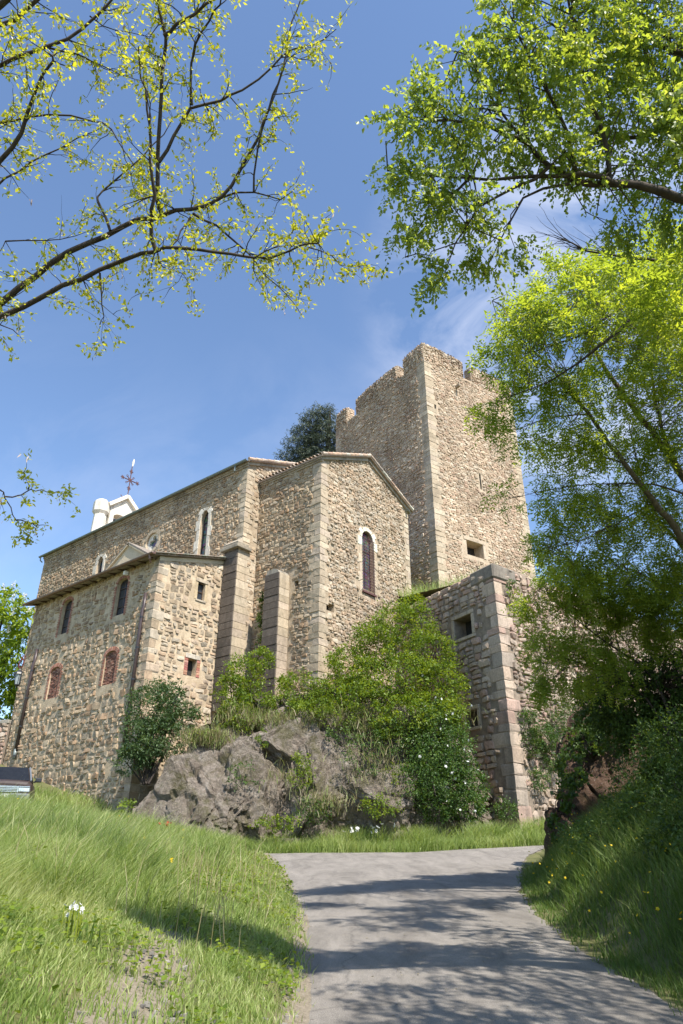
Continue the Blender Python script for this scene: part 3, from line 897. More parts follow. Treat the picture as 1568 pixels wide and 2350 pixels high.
def lay(stones, parent, mat, name='stone', limit=290, stuff='stonework'):
    """the stones that show largest become parts of their own; the rest are one part"""
    def area(st):
        q = [proj(p) for p in st[0]]
        if any(x is None for x in q): return 0
        xs = [x[0] for x in q]; ys = [x[1] for x in q]
        if max(xs) < 0 or min(xs) > 1568 or max(ys) < 0 or min(ys) > 2350: return 0
        return (max(xs) - min(xs)) * (max(ys) - min(ys))
    stones = sorted(stones, key=area, reverse=True)
    for vs, fs, col, c in stones[:limit]:
        MB().add(vs, fs, col).build(name, mat, parent, fixn=False)
    if len(stones) > limit:
        mb = MB()
        for vs, fs, col, c in stones[limit:]: mb.add(vs, fs, col)
        tag(mb.build(stuff, mat, parent, fixn=False), kind='stuff')
def wall_plane(mb, fr, outline, holes=(), reveal=.35, d=0.0, col=(1, 1, 1)):
    """the mortar face with real openings and their reveals"""
    loops = [[Vector((p[0], p[1], 0)) for p in outline]] + [[Vector((p[0], p[1], 0)) for p in h] for h in holes]
    flat = [p for l in loops for p in l]
    tris = tessellate_polygon(loops)
    mb.add([fr.P(p.x, p.y, d) for p in flat], [tuple(t) for t in tris], col)
    for h in holes:
        n = len(h)
        vs = [fr.P(p[0], p[1], d) for p in h] + [fr.P(p[0], p[1], d - reveal) for p in h]
        mb.add(vs, [(i, (i + 1) % n, n + (i + 1) % n, n + i) for i in range(n)], col)
def arch(sc_, z0, z1, w, kind='lancet', n=7):
    """outline of an opening, counter-clockwise from its lower left"""
    hw = w / 2
    if kind == 'rect': return [(sc_ - hw, z0), (sc_ + hw, z0), (sc_ + hw, z1), (sc_ - hw, z1)]
    if kind == 'round': ah = hw
    elif kind == 'seg': ah = hw * .55
    else: ah = hw * 1.65
    pts = [(sc_ - hw, z0), (sc_ + hw, z0)]
    for i in range(2 * n + 1):
        u = i / n - 1                                   # -1 right springing .. 1 left
        if kind == 'lancet':
            th = (1 - abs(u)) * math.acos(1 - 1 / 1.6)
            xx = (hw * 1.6) * math.cos(th) - hw * .6
            yy = (hw * 1.6) * math.sin(th)
            yy *= ah / ((hw * 1.6) * math.sin(math.acos(1 - 1 / 1.6)))
            if abs(u) < 1e-6: xx = 0
            xx = xx if u < 0 else -xx
        else:
            th = math.pi * (i / (2 * n))
            xx, yy = hw * math.cos(th), ah * math.sin(th)
        pts.append((sc_ + xx, z1 - ah + yy))
    return pts
def grow_outline(o, t, bottom=None):
    """offset outward by t (bottom offset separately)"""
    n = len(o); out = []
    for i in range(n):
        p, a, b = o[i], o[i - 1], o[(i + 1) % n]
        def nrm(u, v):
            dx, dy = v[0] - u[0], v[1] - u[1]; l = math.hypot(dx, dy) or 1
            return dy / l, -dx / l
        n1, n2 = nrm(a, p), nrm(p, b)
        mx, my = n1[0] + n2[0], n1[1] + n2[1]; l = math.hypot(mx, my) or 1
        mx, my = mx / l, my / l
        k = t / max(.5, mx * n1[0] + my * n1[1])
        y = p[1] + my * k
        if i < 2 and bottom is not None: y = p[1] - bottom
        out.append((p[0] + mx * k, y))
    return out
def ring_blocks(fr, inner, outer, parent, mat, name, pal, seed, step=2, d0=-.04, d1=.03, jamb=.42, gap=.012, crown=None):
    """dressed blocks round an opening, one object each"""
    rnd = random.Random(seed)
    n = len(inner)
    segs = []
    for i in range(1, n):
        a, b = i, (i + 1) % n
        ia, ib, oa, ob = inner[a], inner[b], outer[a], outer[b]
        ln = math.hypot(ib[0] - ia[0], ib[1] - ia[1])
        m = max(1, round(ln / jamb)) if ln > jamb * 1.3 else 1
        for q in range(m):
            f0, f1 = q / m, (q + 1) / m
            L_ = lambda u, v, f: (u[0] + (v[0] - u[0]) * f, u[1] + (v[1] - u[1]) * f)
            segs.append([L_(ia, ib, f0), L_(ia, ib, f1), L_(oa, ob, f1), L_(oa, ob, f0)])
    merged, i = [], 0
    while i < len(segs):
        s = segs[i]
        ln = math.hypot(s[1][0] - s[0][0], s[1][1] - s[0][1])
        k = 1
        while ln < jamb * .55 and i + k < len(segs) and k < step:
            s = [s[0], segs[i + k][1], segs[i + k][2], s[3]]; k += 1
        merged.append(s); i += k
    for j, s in enumerate(merged):
        if j % 2 and abs(s[2][1] - s[3][1]) > abs(s[2][0] - s[3][0]):      # long and short work on the jambs
            ex = .16 * (1 if s[2][0] > s[1][0] else -1)
            s = [s[0], s[1], (s[2][0] + ex, s[2][1]), (s[3][0] + ex, s[3][1])]
        cx = sum(p[0] for p in s) / 4; cy = sum(p[1] for p in s) / 4
        vs = []
        for d, k in ((d0, .0), (d1 - .012, .0), (d1, .014)):
            for p in s:
                l = math.hypot(p[0] - cx, p[1] - cy)
                kk = max(.5, 1 - (gap * .5 + k) / l)
                vs.append(fr.P(cx + (p[0] - cx) * kk, cy + (p[1] - cy) * kk, d))
        fs = [(a + 4 * r, (a + 1) % 4 + 4 * r, (a + 1) % 4 + 4 * r + 4, a + 4 * r + 4) for r in (0, 1) for a in range(4)] + [(8, 9, 10, 11)]
        ccol = pick(pal, rnd)
        if crown and cy > crown[0]: ccol = tuple(v * rnd.uniform(.9, 1.05) for v in crown[1])
        MB().add(vs, fs, ccol).build(name, mat, parent)
def pane_fill(mb, fr, outline, d, col=(1, 1, 1)):
    tr = tessellate_polygon([[Vector((p[0], p[1], 0)) for p in outline]])
    mb.add([fr.P(p[0], p[1], d) for p in outline], [tuple(t) for t in tr], col)
def quoins(fr1, fr2, z0, z1, parent, mat, pal, seed, hh=(.28, .42), long_=(.5, .8), short=(.28, .4), proud=.025, name='quoin', bev=.05):
    """corner stones: each block wraps the corner of two frames that share an origin"""
    rnd = random.Random(seed); z = z0; k = 0
    while z < z1 - .12:
        h = min(rnd.uniform(*hh), z1 - z)
        l1, l2 = (rnd.uniform(*long_), rnd.uniform(*short)) if k % 2 else (rnd.uniform(*short), rnd.uniform(*long_))
        g = .011
        pr = proud * rnd.uniform(.5, 1.4)
        # plan of the block: L-free prism, from the corner along both walls
        O = fr1.O
        b = h * bev
        c0 = O + fr1.n * pr + fr2.n * pr
        e1 = O + fr1.a * l1 + fr1.n * pr
        e2 = O + fr2.a * l2 + fr2.n * pr
        i1 = O + fr1.a * l1 - fr1.n * .05
        i2 = O + fr2.a * l2 - fr2.n * .05
        inn = O + fr1.a * .12 + fr2.a * .12
        ring = [c0, e1, i1, inn, i2, e2]
        cen = O + fr1.a * .15 + fr2.a * .15
        def lvl(zz, sh):
            return [Vector((cen.x + (p.x - cen.x) * (1 - sh), cen.y + (p.y - cen.y) * (1 - sh), zz)) for p in ring]
        vs = lvl(z + g, .06) + lvl(z + g + b, 0) + lvl(z + h - g - b, 0) + lvl(z + h - g, .06)
        jit = .016
        vs = [p + Vector((rnd.uniform(-jit, jit), rnd.uniform(-jit, jit), rnd.uniform(-jit, jit))) for p in vs]
        fs = [(6 * r + a, 6 * r + (a + 1) % 6, 6 * r + 6 + (a + 1) % 6, 6 * r + 6 + a) for r in range(3) for a in range(6)]
        fs += [(0, 1, 2, 3), (0, 3, 4, 5), (18, 19, 20, 21), (18, 21, 22, 23)]
        MB().add(vs, fs, pick(pal, rnd)).build(name, mat, parent)
        z += h; k += 1
def quoin_zone(side, z0, z1, w=.5):
    return [(-1, z0), (w, z0), (w, z1), (-1, z1)]

# axes
CL, CR = Vector((-.775, .632, 0)), Vector((.632, .775, 0))
cC = Vector((-1.1, 32, 0))
cN = cC + CL * 4.69 - CR * 1.09
cA = cN + CL * 1.1 - CR * 4.39
EC, EN, EA = 21.1, 22.03, 14.98          # eaves of chancel, nave, annex

# ---------------- the church: nave and chancel
church = thing('stone_church', (cC.x, cC.y, 8.6), 'brown rubble stone church with flat ended chancel, lancet windows and a white bell gable', 'church')
f_cs = Frame(cC, CL); f_ce = Frame(cC, CR); f_ns = Frame(cN, CL); f_ne = Frame(cN, CR)
body = MB()
win_ce = arch(4.05, 14.55, 18.1, 1.02, 'round')
win_n1 = arch(3.45, 17.05, 20.1, .72, 'lancet'); win_n3 = arch(14.2, 17.05, 20.0, .72, 'lancet')
QS, QZ, QR = 8.5, 19.45, .86
def circ(s, z, r, n=24): return [(s + r * math.cos(2 * math.pi * i / n), z + r * math.sin(2 * math.pi * i / n)) for i in range(n)]
def foil(s, z, r, n=36):
    out = []
    for i in range(n):
        th = 2 * math.pi * i / n
        b = abs(math.cos(2 * th))
        rr = r * (.36 + .64 * (b ** .55))
        out.append((s + rr * math.cos(th), z + rr * math.sin(th)))
    return out
quat = circ(QS, QZ, .62)
holes_ce = [(2.05, 13.0), (2.28, 13.0), (2.28, 13.25), (2.05, 13.25)]
put1 = [(.55, 12.55), (1.15, 12.55), (1.15, 12.95), (.55, 12.95)]
put2 = [(.60, 17.4), (.74, 17.4), (.74, 17.65), (.60, 17.65)]
put3 = [(.60, 16.0), (.72, 16.0), (.72, 16.2), (.60, 16.2)]
put4 = [(1.42, 14.0), (1.72, 14.0), (1.72, 14.3), (1.42, 14.3)]
HC = 8.4
wall_plane(body, f_cs, [(0, HC), (4.69, HC), (4.69, EC), (0, EC)], [put4], .4)
wall_plane(body, f_ce, [(0, HC), (8.33, HC), (8.33, EC), (4.165, EC + 1.85), (0, EC)], [win_ce, put1, put2, put3], .38)
wall_plane(body, f_ns, [(0, HC), (22.2, HC - 4), (22.2, EN), (0, EN)], [win_n1, win_n3, quat], .38)
NW = 10.5
wall_plane(body, f_ne, [(0, HC), (NW, HC), (NW, EN), (NW / 2, EN + 1.95), (0, EN)])
fb = Frame(cN + CL * 22.2, CR)
wall_plane(body, fb, [(0, HC - 4), (NW, HC - 4), (NW, EN), (NW / 2, EN + 1.95), (0, EN)])
fb2 = Frame(cN + CR * NW, CL); wall_plane(body, fb2, [(0, HC), (22.2, HC - 4), (22.2, EN), (0, EN)])
fb3 = Frame(cC + CR * 8.33, CL); wall_plane(body, fb3, [(0, HC), (4.69, HC), (4.69, EC), (0, EC)])
body.build('wall', M['chancel_mortar'], church, fixn=False)
# putlog holes end in darkness
dk = MB()
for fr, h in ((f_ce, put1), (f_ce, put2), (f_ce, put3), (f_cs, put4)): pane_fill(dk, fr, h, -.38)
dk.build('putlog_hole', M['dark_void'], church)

def expand(o, t): return grow_outline(o, t)
S = []
S += rubble(f_cs, [(.05, HC), (4.66, HC), (4.66, EC - .02), (.05, EC - .02)], [quoin_zone(0, 0, 99, .42), put4, [(1.95, 8), (3.2, 8), (3.2, 15), (1.95, 15)]], 'church', 21, (.13, .26), (.18, .5))
S += rubble(f_ce, [(.05, HC), (8.28, HC), (8.28, EC - .05), (4.165, EC + 1.75), (.05, EC - .05)],
            [quoin_zone(0, 0, 99, .45), [(7.9, 0), (9, 0), (9, 99), (7.9, 99)], expand(win_ce, .30), put1, put2, put3], 'chancel', 22, (.11, .23), (.15, .42), proud=(.015, .08))
S += rubble(f_ns, [(.05, HC + 1), (22.15, HC + 1), (22.15, EN - .3), (.05, EN - .3)], [quoin_zone(0, 0, 99, .4), expand(win_n1, .26), expand(win_n3, .26), circ(QS, QZ, QR),
            [(1.2, 0), (12.9, 0), (12.9, 15.7), (1.2, 15.7)], [(0, 0), (1.1, 0), (1.1, 16.6), (0, 16.6)]], 'church', 23, (.12, .25), (.17, .46))
S += rubble(f_ne, [(.05, HC), (NW, HC), (NW, EN - .05), (NW / 2, EN + 1.85), (.05, EN - .05)], [quoin_zone(0, 0, 99, .35), [(1.2, 0), (9.6, 0), (9.6, EC), (5.25, EC + 1.9), (1.2, EC)]], 'chancel', 24, (.15, .3), (.2, .5))
lay(S, church, M['stone'])
quoins(f_cs, f_ce, HC, EC - .05, church, M['ashlar'], 'ashlar', 31, (.26, .46), (.55, .95), (.32, .5))
quoins(f_ns, f_ne, 16.5, EN - .28, church, M['ashlar'], 'ashlar', 32, (.24, .38), (.4, .65), (.26, .45))
f_ce2 = Frame(cC + CR * 8.33, -CR); f_cb = Frame(cC + CR * 8.33, CL)
quoins(f_ce2, f_cb, 13, EC - .05, church, M['ashlar'], 'ashlar', 33, (.28, .42), (.4, .6), (.3, .4))
f_nw = Frame(cN + CL * 22.2, -CL); f_nwb = Frame(cN + CL * 22.2, CR)
quoins(f_nw, f_nwb, 12, EN - .28, church, M['ashlar'], 'ashlar', 34, (.26, .4), (.4, .7), (.3, .4))

def lancet_window(fr, o, parent, name='window', sur=.26, glass='leaded', d=-.30, seed=1, bars=3, mat='ashlar', pal='ashlar', sill=True, vert=1):
    w = MB(); 
    cx = sum(p[0] for p in o[:2]) / 2; z0 = o[0][1]; z1 = max(p[1] for p in o); hw = (o[1][0] - o[0][0]) / 2
    inner = grow_outline(o, -.035)
    n = len(o)
    w.add([fr.P(p[0], p[1], d) for p in o] + [fr.P(p[0], p[1], d) for p in inner] + [fr.P(p[0], p[1], d + .05) for p in inner] + [fr.P(p[0], p[1], d + .05) for p in o],
          [(i, (i + 1) % n, n + (i + 1) % n, n + i) for i in range(n)] + [(n + i, n + (i + 1) % n, 2 * n + (i + 1) % n, 2 * n + i) for i in range(n)] + [(2 * n + i, 2 * n + (i + 1) % n, 3 * n + (i + 1) % n, 3 * n + i) for i in range(n)])
    win = w.build(name, M['wood'] if glass == 'glass' else M['black_metal'], parent)
    g = MB(); pane_fill(g, fr, inner, d + .015)
    g.build('pane', M[glass], win)
    b = MB()
    for i in range(bars):
        z = z0 + (z1 - z0) * (i + 1) / (bars + 1)
        b.box(fr.P(cx, z, d + .05), fr.a * hw * .96, Vector((0, 0, .014)), fr.n * .015)
    if vert: b.box(fr.P(cx, (z0 + z1) / 2 - .05, d + .048), fr.a * .016, Vector((0, 0, (z1 - z0) / 2 - .12)), fr.n * .014)
    b.build('glazing_bar', M['wood'] if glass == 'glass' else M['black_metal'], win)
    return win
w1 = lancet_window(f_ns, win_n1, church, glass='leaded', bars=3, vert=0)
ring_blocks(f_ns, win_n1, expand(win_n1, .24), w1, M['ashlar'], 'surround_block', 'pale', 41, 3, -.05, .035, .6)
w3 = lancet_window(f_ns, win_n3, church, glass='leaded', bars=2, vert=0)
ring_blocks(f_ns, win_n3, expand(win_n3, .24), w3, M['ashlar'], 'surround_block', 'pale', 42, 3, -.05, .035, .6)
# chancel window: leaded glass behind an iron grille
wc = lancet_window(f_ce, win_ce, church, glass='leaded', bars=2, vert=1, d=-.26)
oc = expand(win_ce, .24)
ring_blocks(f_ce, win_ce, oc, wc, M['ashlar'], 'surround_block', 'ashlar', 43, 2, -.05, .03, .5, crown=(17.3, (.68, .62, .52)))
gr = MB()
for i in range(9):
    s_ = 4.05 - .50 + 1.0 * i / 8
    gr.box(f_ce.P(s_, 16.05, .07), f_ce.a * .009, Vector((0, 0, 1.72 - .15 * abs(i - 4) / 4)), f_ce.n * .009)
for i in range(19):
    gr.box(f_ce.P(4.05, 14.42 + i * .175, .085), f_ce.a * .58, Vector((0, 0, .010)), f_ce.n * .010)
gr.box(f_ce.P(4.05, 14.36, .09), f_ce.a * .6, Vector((0, 0, .045)), f_ce.n * .05)
gr.build('window_grille', M['rust'], wc)
rs = MB()                                                   # rust run-off stains have their own shape: thin mineral crusts below the grille
for i in range(7):
    s_ = 4.05 - .5 + i * .165 + random.uniform(-.03, .03); l = random.uniform(.35, .8)
    rs.add([f_ce.P(s_ - .03, 14.3, .032), f_ce.P(s_ + .03, 14.3, .032), f_ce.P(s_ + .015, 14.3 - l, .034), f_ce.P(s_ - .012, 14.3 - l * .9, .034)], [(0, 1, 2, 3)], (.25, .15, .09))
MB().box(f_ce.P(4.05, 14.3 - .28, -.02), f_ce.a * .58, Vector((0, 0, .26)), f_ce.n * .05, (.44, .33, .22)).build('sill', M['ashlar'], wc)
rs.build('rust_stain', M['ashlar'], wc)
# quatrefoil in a deep round recess
qw = MB()
nq = 36; qi = foil(QS, QZ, .47, nq)
ring_o = [(QS + .62 * math.cos(2 * math.pi * i / nq), QZ + .62 * math.sin(2 * math.pi * i / nq)) for i in range(nq)]
vs = [f_ns.P(p[0], p[1], -.12) for p in ring_o] + [f_ns.P(p[0], p[1], -.16) for p in qi] + [f_ns.P(p[0], p[1], -.30) for p in qi]
qw.add(vs, [(i, (i + 1) % nq, nq + (i + 1) % nq, nq + i) for i in range(nq)] + [(nq + i, nq + (i + 1) % nq, 2 * nq + (i + 1) % nq, 2 * nq + i) for i in range(nq)], (.62, .57, .48))
qo = qw.build('window', M['white_render'], church)
g = MB(); pane_fill(g, f_ns, foil(QS, QZ, .5, nq), -.29); g.build('pane', M['leaded'], qo)
ring_blocks(f_ns, circ(QS, QZ, .62, 30), circ(QS, QZ, .84, 30), qo, M['ashlar'], 'surround_block', 'ashlar', 44, 3, -.05, .03, .30)

def slab(mb, p, th, col=(1, 1, 1)):
    """roof slab: four corners of the upper face, thickness downward"""
    p = [Vector(q) for q in p]; dn = Vector((0, 0, -th))
    return mb.add(p + [q + dn for q in p], [(0, 1, 2, 3), (7, 6, 5, 4), (0, 4, 5, 1), (1, 5, 6, 2), (2, 6, 7, 3), (3, 7, 4, 0)], col)
TILE = [(.36, .27, .20), (.42, .33, .26), (.33, .22, .16), (.46, .38, .31), (.30, .25, .21), (.40, .28, .20)]
def tile_col(e, r, rad, parent, rnd, nseg=9, overlap=1.12, name='roof_tile'):
    """one line of half round tiles from the eave up to the ridge"""
    e, r = Vector(e), Vector(r); t = (r - e); ln = t.length; t.normalize()
    side = t.cross(Vector((0, 0, 1))).normalized(); up = side.cross(t)
    if up.z < 0: up = -up
    mb = MB()
    for k in range(nseg):
        a = e + t * (ln * k / nseg) + up * .022; b = e + t * min(ln, ln * (k + overlap) / nseg)
        vs = []
        for p, rr in ((a, rad), (b, rad * .82)):
            for q, rin in ((0, 0), (1, .018)):
                for i in range(6):
                    th = math.pi * i / 5
                    vs.append(p + side * math.cos(th) * (rr - rin) + up * math.sin(th) * (rr - rin))
        fs = [(i, i + 1, 13 + i, 12 + i) for i in range(5)] + [(i, i + 1, 7 + i, 6 + i) for i in range(5)] + [(6 + i, 7 + i, 19 + i, 18 + i) for i in range(5)]
        c = rnd.choice(TILE); kk = rnd.uniform(.8, 1.2)
        mb.add(vs, fs, tuple(x * kk for x in c))
    return mb.build(name, M['tile'], parent, smooth_=False)
rnd = random.Random(5)
# chancel roof
def gable_roof(fr_side, fr_end, eave, ridge, width, length, over, vover, parent, tiles=True, far_side=True):
    A = lambda s, r, z: fr_end.O + fr_side.a * s + fr_end.a * r + Vector((0, 0, z))
    sl = (ridge - eave) / (width / 2)
    rm = MB()
    slab(rm, [A(-vover, -over, eave - over * sl + .10), A(length, -over, eave - over * sl + .10), A(length, width / 2, ridge + .10), A(-vover, width / 2, ridge + .10)], .10, (.34, .26, .20))
    slab(rm, [A(-vover, width / 2, ridge + .10), A(length, width / 2, ridge + .10), A(length, width + over, eave - over * sl + .10), A(-vover, width + over, eave - over * sl + .10)], .10, (.34, .26, .20))
    rf = rm.build('roof', M['tile'], parent)
    n = int(length / .235)
    if tiles:
        for i in range(n + 1):
            s_ = -vover + .11 + i * (length + vover - .1) / n
            tile_col(A(s_, -over - .05, eave - (over + .05) * sl + .11), A(s_, width / 2, ridge + .12), .105, rf, rnd)
    for q in range(2):                                        # verge tiles along the gable, both slopes
        m = 11
        for i in range(m):
            f0, f1 = i / m, (i + 1.08) / m
            x = lambda f: -over + (width / 2 + over) * f
            z = lambda f: eave - over * sl + (ridge - eave + over * sl) * f
            r0, r1 = (x(f0), x(f1)) if q == 0 else (width - x(f0), width - x(f1))
            p0, p1 = A(-vover + .02, r0, z(f0) + .15), A(-vover + .02, r1, z(f1) + .13)
            c = rnd.choice(TILE); k = rnd.uniform(1.0, 1.35)
            MB().tube([p0, p1], [.10, .085], 7, tuple(min(.6, v * k * 1.15) for v in c)).build('verge_tile', M['tile'], rf)
    # ridge tiles
    rd = MB()
    for i in range(int(length / .4)):
        rd.tube([A(-vover + i * .4, width / 2, ridge + .16), A(-vover + i * .4 + .44, width / 2, ridge + .15)], [.13, .11], 8, rnd.choice(TILE))
    rd.build('ridge', M['tile'], rf)
    return rf
rf_c = gable_roof(f_cs, f_ce, EC + .02, EC + 1.87, 8.33, 4.69, .22, .28, church)
rf_n = gable_roof(f_ns, f_ne, EN + .02, EN + 1.97, NW, 22.2, .20, .30, church, tiles=False)
# moulded stone cornices
def cornice(fr, s0, s1, z, parent, h=.26, d=.16, name='cornice'):
    mb = MB()
    for (a, b, dd) in ((0, .10, d * .55), (.10, h, d)):
        mb.box(fr.P((s0 + s1) / 2, z - h + (a + b) / 2, dd / 2 - .02), fr.a * ((s1 - s0) / 2), Vector((0, 0, (b - a) / 2 - .001)), fr.n * (dd / 2 + .02), (.36, .30, .225))
    return mb.build(name, M['stained'], parent)
cornice(f_cs, -.12, 4.60, EC + .0, church); cornice(f_ns, -.1, 22.2, EN - .0, church, .28, .15)
def rake(fr, s0, z0, s1, z1, parent, h=.22, d=.15):
    m = fr.P((s0 + s1) / 2, (z0 + z1) / 2, d / 2 - .02); t = fr.P(s1, z1) - fr.P(s0, z0)
    u = t.normalized().cross(fr.n)
    MB().box(m, t / 2, u * h / 2, fr.n * (d / 2 + .02), (.34, .29, .22)).build('cornice', M['stained'], parent)
rake(f_ce, -.16, EC - .10, 4.10, EC + 1.76, church); rake(f_ce, 4.24, EC + 1.76, 8.5, EC - .10, church)
rake(f_ne, -.14, EN - .1, NW / 2 - .05, EN + 1.86, church); rake(f_ne, NW / 2 + .05, EN + 1.86, NW + .14, EN - .1, church)
# zinc gutter and its outlet on the nave
def half_gutter(fr, s0, s1, z, d, r, mat, parent, name='gutter'):
    vs, fs = [], []
    for s_ in (s0, s1):
        for q in (r, r - .012):
            for i in range(7):
                th = math.pi * (1 + i / 6)
                vs.append(fr.P(s_, z + q * math.sin(th), d + q * math.cos(th)))
    fs = [(i, i + 1, 15 + i, 14 + i) for i in range(6)] + [(7 + i, 8 + i, 22 + i, 21 + i) for i in range(6)] + [(i, i + 1, 8 + i, 7 + i) for i in range(6)] + [(14 + i, 15 + i, 22 + i, 21 + i) for i in range(6)] + [(0, 14, 21, 7), (6, 20, 27, 13)]
    return MB().add(vs, fs).build(name, M[mat], parent, smooth_=False)
gt = half_gutter(f_ns, -.25, 22.5, EN + .03, .30, .105, 'zinc', church)
for i in range(23):
    s_ = i + .1
    MB().tube([f_ns.P(s_, EN + .05, .19)] + [f_ns.P(s_, EN + .03 - .112 * math.sin(math.pi * k / 6), .30 - .112 * math.cos(math.pi * k / 6)) for k in range(7)], .011, 5).build('bracket', M['zinc'], gt)
MB().tube([f_ns.P(.75, EN - .05, .3), f_ns.P(.75, EN - .42, .32)], .055, 8).build('outlet', M['zinc'], gt)
MB().tube([f_ns.P(22.35, EN - .05, .3), f_ns.P(22.35, EN - .3, .26), f_ns.P(22.3, EN - .42, .1)], .05, 8).build('outlet', M['zinc'], gt)
g2_ = half_gutter(Frame(cC + CR * 8.33, CL), -.3, 3.0, EC - .08, .28, .10, 'zinc', church)

# buttresses
def buttress(fr, s0, s1, dout, din, z0, z1, seed, name='buttress', round_top=False):
    r = random.Random(seed); z = z0
    root = MB().box(fr.P((s0 + s1) / 2, (z0 + z1) / 2 - .1, (dout + din) / 2 - .05), fr.a * ((s1 - s0) / 2 - .03), Vector((0, 0, (z1 - z0) / 2 - .12)), fr.n * ((dout - din) / 2 - .02)).build(name, M['mortar'], church)
    while z < z1 - .05:
        h = min(r.uniform(.34, .52), z1 - z)
        q = 1.0
        if round_top and z1 - z < .75: q = .96 if z1 - z > .4 else .8
        jj = r.uniform(-.012, .012)
        hw = (s1 - s0) / 2 * q
        dd = dout - .07
        MB().bevbox(fr.P((s0 + s1) / 2, z + h / 2, (dd + din) / 2 + jj), fr.a * (hw + r.uniform(-.006, .006)), Vector((0, 0, h / 2 - .006)), fr.n * ((dd - din) / 2), .05, pick('ashlar', r)).build('block', M['ashlar'], root)
        k = r.uniform(.75, 1.1)
        MB().bevbox(fr.P((s0 + s1) / 2, z + h / 2, dd + jj + .036), fr.a * (hw * .985), Vector((0, 0, h / 2 - .009)), fr.n * .034, .35, (.135 * k, .11 * k, .09 * k)).build('facing_block', M['stained'], root)
        z += h
    return root
b1 = buttress(f_ns, -.03, 1.02, .34, -1.06, 8.0, 16.55, 51)
for (z, e, h) in ((16.60, .16, .09), (16.78, .06, .10)):
    MB().bevbox(f_ns.P(.49, z + .02, .0), f_ns.a * (.56 + e), Vector((0, 0, h)), f_ns.n * (.34 + e * 1.2), .25, (.30, .26, .20)).build('cap', M['stained'], b1)
mb = MB()
q = [f_ns.P(-.1, 16.9, .42), f_ns.P(1.15, 16.9, .42), f_ns.P(1.05, 17.25, .02), f_ns.P(0, 17.25, .02), f_ns.P(-.1, 16.86, .0), f_ns.P(1.15, 16.86, .0)]
mb.add(q, [(0, 1, 2, 3), (0, 3, 4), (1, 5, 2)], (.4, .34, .26)).build('weathering', M['stained'], b1)
b2 = buttress(f_cs, 2.06, 3.12, .78, -.05, 7.6, 14.75, 52, round_top=True)
mb = MB()
vs = []
for d in (-.05, .76):
    for i in range(9):
        th = math.pi * i / 8
        vs.append(f_cs.P(2.59 + .46 * math.cos(th), 14.7 + .26 * math.sin(th), d))
mb.add(vs, [(i, i + 1, 10 + i, 9 + i) for i in range(8)] + [tuple(range(9, 18))], (.30, .27, .22)).build('cap', M['stained'], b2)

# white bell gable at the far end of the nave
f_bg = Frame(cN + CL * 20.9, CR)
bell = MB()
bell_open = arch(4.95, 24.9, 27.15, 1.25, 'seg')
wall_plane(bell, f_bg, [(3.95, 23), (6.55, 23), (6.55, 27.7), (5.25, 28.85), (3.95, 27.7)], [bell_open], 1.0)
for s_ in (3.95, 6.55):
    bell.box(f_bg.P(s_ + (-.001 if s_ < 5 else .001), 25.35, -.5), f_bg.a * .001, Vector((0, 0, 2.35)), f_bg.n * .5)
wall_plane(bell, f_bg, [(3.95, 23), (6.55, 23), (6.55, 27.7), (5.25, 28.85), (3.95, 27.7)], [bell_open], .01, -1.0)
bg = bell.build('bell_gable', M['white_render'], church, fixn=False)
vd = MB().box(f_bg.P(4.95, 26, -.98), f_bg.a * .62, Vector((0, 0, 1.1)), f_bg.n * .02).build('opening', M['wood'], bg)
for (a, b) in (((3.65, 27.62), (5.25, 29.0)), ((6.85, 27.62), (5.25, 29.0))):
    t = f_bg.P(*b) - f_bg.P(*a); u = t.normalized().cross(f_bg.n)
    MB().box(f_bg.P((a[0] + b[0]) / 2, (a[1] + b[1]) / 2, -.45), t / 2, u * .15, f_bg.n * .72, (.7, .66, .58)).build('coping', M['white_render'], bg)
for s_ in (3.35, 7.15):
    MB().tube([f_bg.P(s_, 22.3, -.4), f_bg.P(s_, 23.6, -.4), f_bg.P(s_, 26.7, -.4)], [.75, .58, .50], 8).build('pier', M['white_render'], bg)
    MB().tube([f_bg.P(s_, 26.65, -.4), f_bg.P(s_, 26.9, -.4), f_bg.P(s_, 27.75, -.4), f_bg.P(s_, 28.0, -.4)], [.5, .68, .68, .40], 8).build('pier_cap', M['white_render'], bg)
for sg in (-1, 1):                                             # the small gablet on the far pier
    a, b = (7.15 + sg * .95, 27.2), (7.15, 28.35)
    t = f_bg.P(*b) - f_bg.P(*a); u = t.normalized().cross(f_bg.n)
    MB().box(f_bg.P((a[0] + b[0]) / 2, (a[1] + b[1]) / 2, .0), t / 2, u * .14, f_bg.n * .42).build('coping', M['white_render'], bg)
cross = thing('iron_cross', f_bg.P(5.55, 28.6, -.4), 'rusty scrolled iron cross with a weathercock standing on the white bell gable', 'cross')
cm = MB()
cp = lambda s_, z: f_bg.P(5.55 + s_, z, -.4)
cm.tube([cp(0, 28.5), cp(0, 32.3)], .04, 6)
cm.tube([cp(-.75, 30.9), cp(.75, 30.9)], .045, 6)
for (s_, z) in ((-.75, 30.9), (.75, 30.9), (0, 31.75), (0, 30.1)):
    for k in range(6):
        th = k * math.pi / 3
        cm.tube([cp(s_, z), cp(s_ + .19 * math.cos(th), z + .19 * math.sin(th))], [.05, .035], 5)
for k in range(4):
    th = math.pi / 4 + k * math.pi / 2
    cm.tube([cp(.1 * math.cos(th), 30.9 + .1 * math.sin(th)), cp(.45 * math.cos(th), 30.9 + .45 * math.sin(th))], [.06, .03], 5)
    cm.tube([cp(.45 * math.cos(th) + .1 * math.cos(a_), 30.9 + .45 * math.sin(th) + .1 * math.sin(a_)) for a_ in [i * .8 for i in range(7)]], .025, 4)
cm.build('cross_bars', M['rust'], cross)
sc_m = MB()
